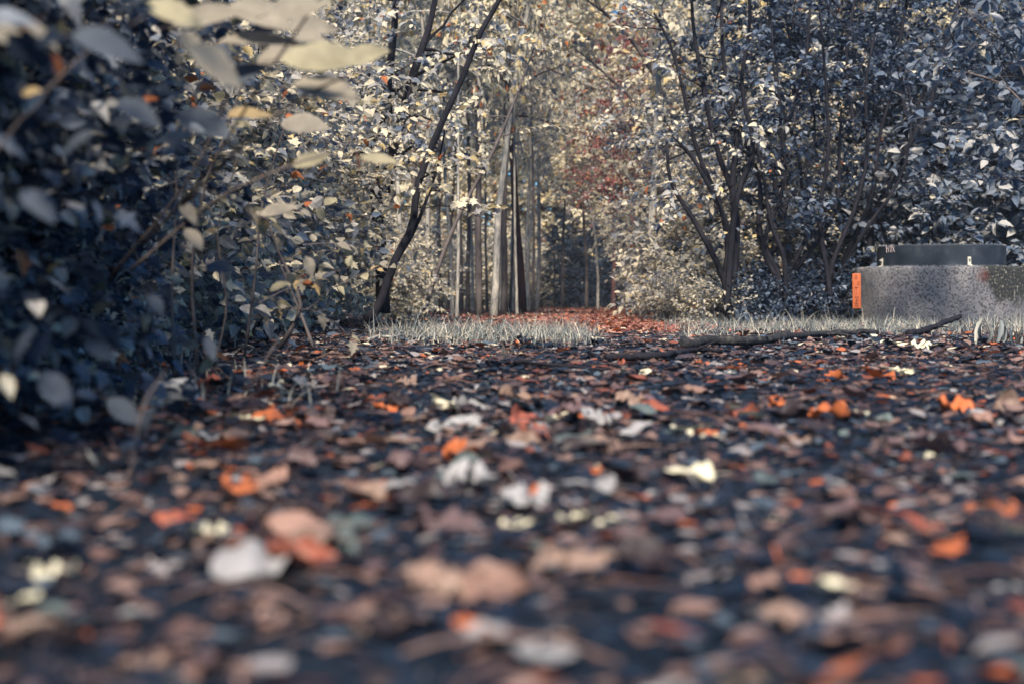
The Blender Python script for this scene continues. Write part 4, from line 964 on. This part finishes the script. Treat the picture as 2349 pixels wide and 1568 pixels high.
bough('bough of large soft cream leaves reaching from the hedge over its top edge',
      [[(330, 560, 2.4), (470, 400, 2.2), (600, 190, 2.0), (730, 0, 1.9), (800, -120, 1.9)], [(420, 470, 2.3), (560, 330, 2.1), (700, 220, 2.0), (860, 150, 1.95)], [(250, 640, 2.6), (420, 430, 2.4), (520, 230, 2.3), (560, 60, 2.2)],
       [(300, 620, 2.6), (480, 470, 2.5), (640, 390, 2.4), (760, 350, 2.4)]],
      [(745, 138, 1.9, 200, 0, 0.95, 0.7), (838, 132, 2.3, 120, 8, 0.9, 0.65), (750, 212, 2.0, 170, -18, 0.8, 0.45), (480, 40, 1.9, 180, 10, 0.8, 0.5), (600, 35, 2.0, 170, -20, 0.9, 0.4),
       (690, 18, 1.9, 150, 10, 1.0, 0.35), (600, 102, 2.0, 200, -3, 0.45, 0.5), (470, 290, 2.2, 150, -25, 0.8, 0.2), (575, 262, 2.4, 110, 10, 0.6, 0.9), (715, 372, 2.5, 90, 15, 0.8, 0.8),
       (870, 370, 2.6, 90, -12, 0.6, 0.65), (640, 130, 2.1, 110, 20, 0.9, 0.3), (720, 60, 2.2, 120, 5, 1.0, 0.35), (735, 100, 2.0, 150, -10, 0.5, 0.4), (560, 170, 2.0, 120, 30, 0.9, 0.1), (500, 150, 1.6, 150, -30, 1.0, 0.55),
       (820, 375, 2.6, 50, -80, 0.3, 0.97), (640, 480, 3.2, 90, 20, 0.8, 0.5), (700, 290, 3.0, 120, -8, 0.8, 0.5)], 3)
bough('dark near bough with blurred slate and orange leaves at the upper corner of the hedge',
      [[(-60, 420, 1.5), (60, 260, 1.5), (200, 120, 1.5), (330, 40, 1.5)]],
      [(30, 95, 1.3, 150, -25, 0.6, 0.5), (95, 80, 1.4, 110, -35, 0.5, 0.35), (300, 20, 1.6, 140, 20, 0.5, 0.1), (135, 158, 1.5, 70, -70, 0.6, 0.97), (75, 212, 1.5, 60, 0, 0.9, 0.9), (250, 100, 1.4, 170, -10, 0.9, 0.1),
       (400, 30, 1.6, 150, -20, 0.9, 0.7), (440, 105, 1.7, 90, -50, 1.0, 0.5), (320, 260, 1.6, 120, -30, 0.9, 0.1), (180, 330, 1.5, 110, 30, 0.8, 0.2), (90, 470, 1.4, 120, -40, 0.9, 0.1)], 4, r=0.002)
bough('low near shoots with blurred slate leaves beside the stone',
      [[(300, 1080, 1.6), (330, 930, 1.65), (380, 850, 1.7)], [(560, 960, 2.6), (590, 860, 2.6), (650, 760, 2.7)]],
      [(130, 895, 1.5, 110, -45, 1.2, 0.2), (285, 945, 1.8, 100, -40, 1.2, 0.2), (60, 790, 1.5, 90, 60, 1.2, 0.0), (340, 960, 1.8, 70, 70, 1.0, 0.0), (230, 800, 1.8, 80, -30, 1.2, 0.1),
       (445, 550, 2.4, 70, -50, 0.8, 0.4), (430, 490, 2.5, 70, -60, 0.8, 0.35), (640, 655, 3.2, 50, 30, 0.8, 0.8), (505, 612, 2.8, 80, 0, 0.7, 0.2), (360, 700, 2.0, 60, -50, 0.9, 0.2), (480, 800, 2.2, 60, -75, 0.7, 0.0)], 5, r=0.002)

# ------------------------------------------------------------------ labels of the rows
label_row('near', 'near blurred hedge shrub of slate leaves, {n} in depth along the hedge', 'shrub', 'shrubs forming the near hedge', 'y')
label_row('mid', 'field maple bush in the sharp part of the hedge, {n} in depth', 'shrub', 'field maples in the hedge', 'y')
label_row('back', 'tall leafy shrub behind the hedge, {n} counting from the left', 'shrub', 'tall shrubs behind the hedge')
label_row('grove_pale', 'slender pale-barked tree in the sunlit grove, {n} pale trunk from the left', 'tree', 'trees of the sunlit grove')
label_row('grove_dark', 'slender dark-barked tree in the sunlit grove, {n} dark trunk from the left', 'tree', 'trees of the sunlit grove')
label_row('grove_red', 'grove tree with stout reddish trunk base beside the far path', 'tree', 'trees of the sunlit grove')
label_row('lone', 'lone leaning pale trunk on the thicket side of the far path', 'tree', 'trees of the sunlit grove')
label_row('tunnel', 'thin trunk before the shade spruces at the path end, {n} from the left', 'tree', 'thin trunks before the spruces')
label_row('spruce', 'dark spruce standing in for shade at the path end, {n} from the left', 'tree', 'spruces standing in for shade')
label_row('thicket', 'dark shrub deep in the thicket by the shaft, {n} from the left', 'shrub', 'shrubs of the dark thicket')
label_row('verge', 'paler shrub where thicket meets far path, {n} from the left', 'shrub', 'pale shrubs beside the far path')
label_row('low', 'low leafy shrub at the foot of the thicket, {n} from the left', 'shrub', 'low shrubs along the thicket foot')
label_row('cherry', 'broad-leaved cherry shrub behind the concrete shaft, {n} from the left', 'shrub', 'cherry shrubs behind the shaft')
label_row('wood', 'cream-leaved woodland tree in the distance, {n} from the left', 'tree', 'distant woodland trees')
label_row('palebush', 'low pale bush among the distant trunks, {n} from the left', 'shrub', 'pale bushes among the trunks')
PLACED['red'].sort(key=px_of)
tag(PLACED['red'][0], 'smaller red-leaved maple sapling hanging beside the far path', 'tree', 'red maples'); tag(PLACED['red'][1], 'taller red-leaved maple above and behind the smaller red one', 'tree', 'red maples')

# ------------------------------------------------------------------ autumn haze
m, t, o = nmat('haze_air'); pv = N(t, 'ShaderNodeVolumePrincipled'); pv.inputs['Density'].default_value = 0.0008
pv.inputs['Color'].default_value = (0.86, 0.92, 1.0, 1); pv.inputs['Anisotropy'].default_value = 0.2
t.links.new(pv.outputs[0], o.inputs['Volume'])
me = bpy.data.meshes.new('haze'); bm = bmesh.new(); bmesh.ops.create_cube(bm, size=1.0)
for v in bm.verts: v.co = (v.co.x * 340, 45 + v.co.y * 340, 8.0 + v.co.z * 19.0)
bm.to_mesh(me); bm.free(); me.materials.append(m); tag(link('haze', me), 'thin bluish autumn haze between the trees', 'haze', kind='stuff')
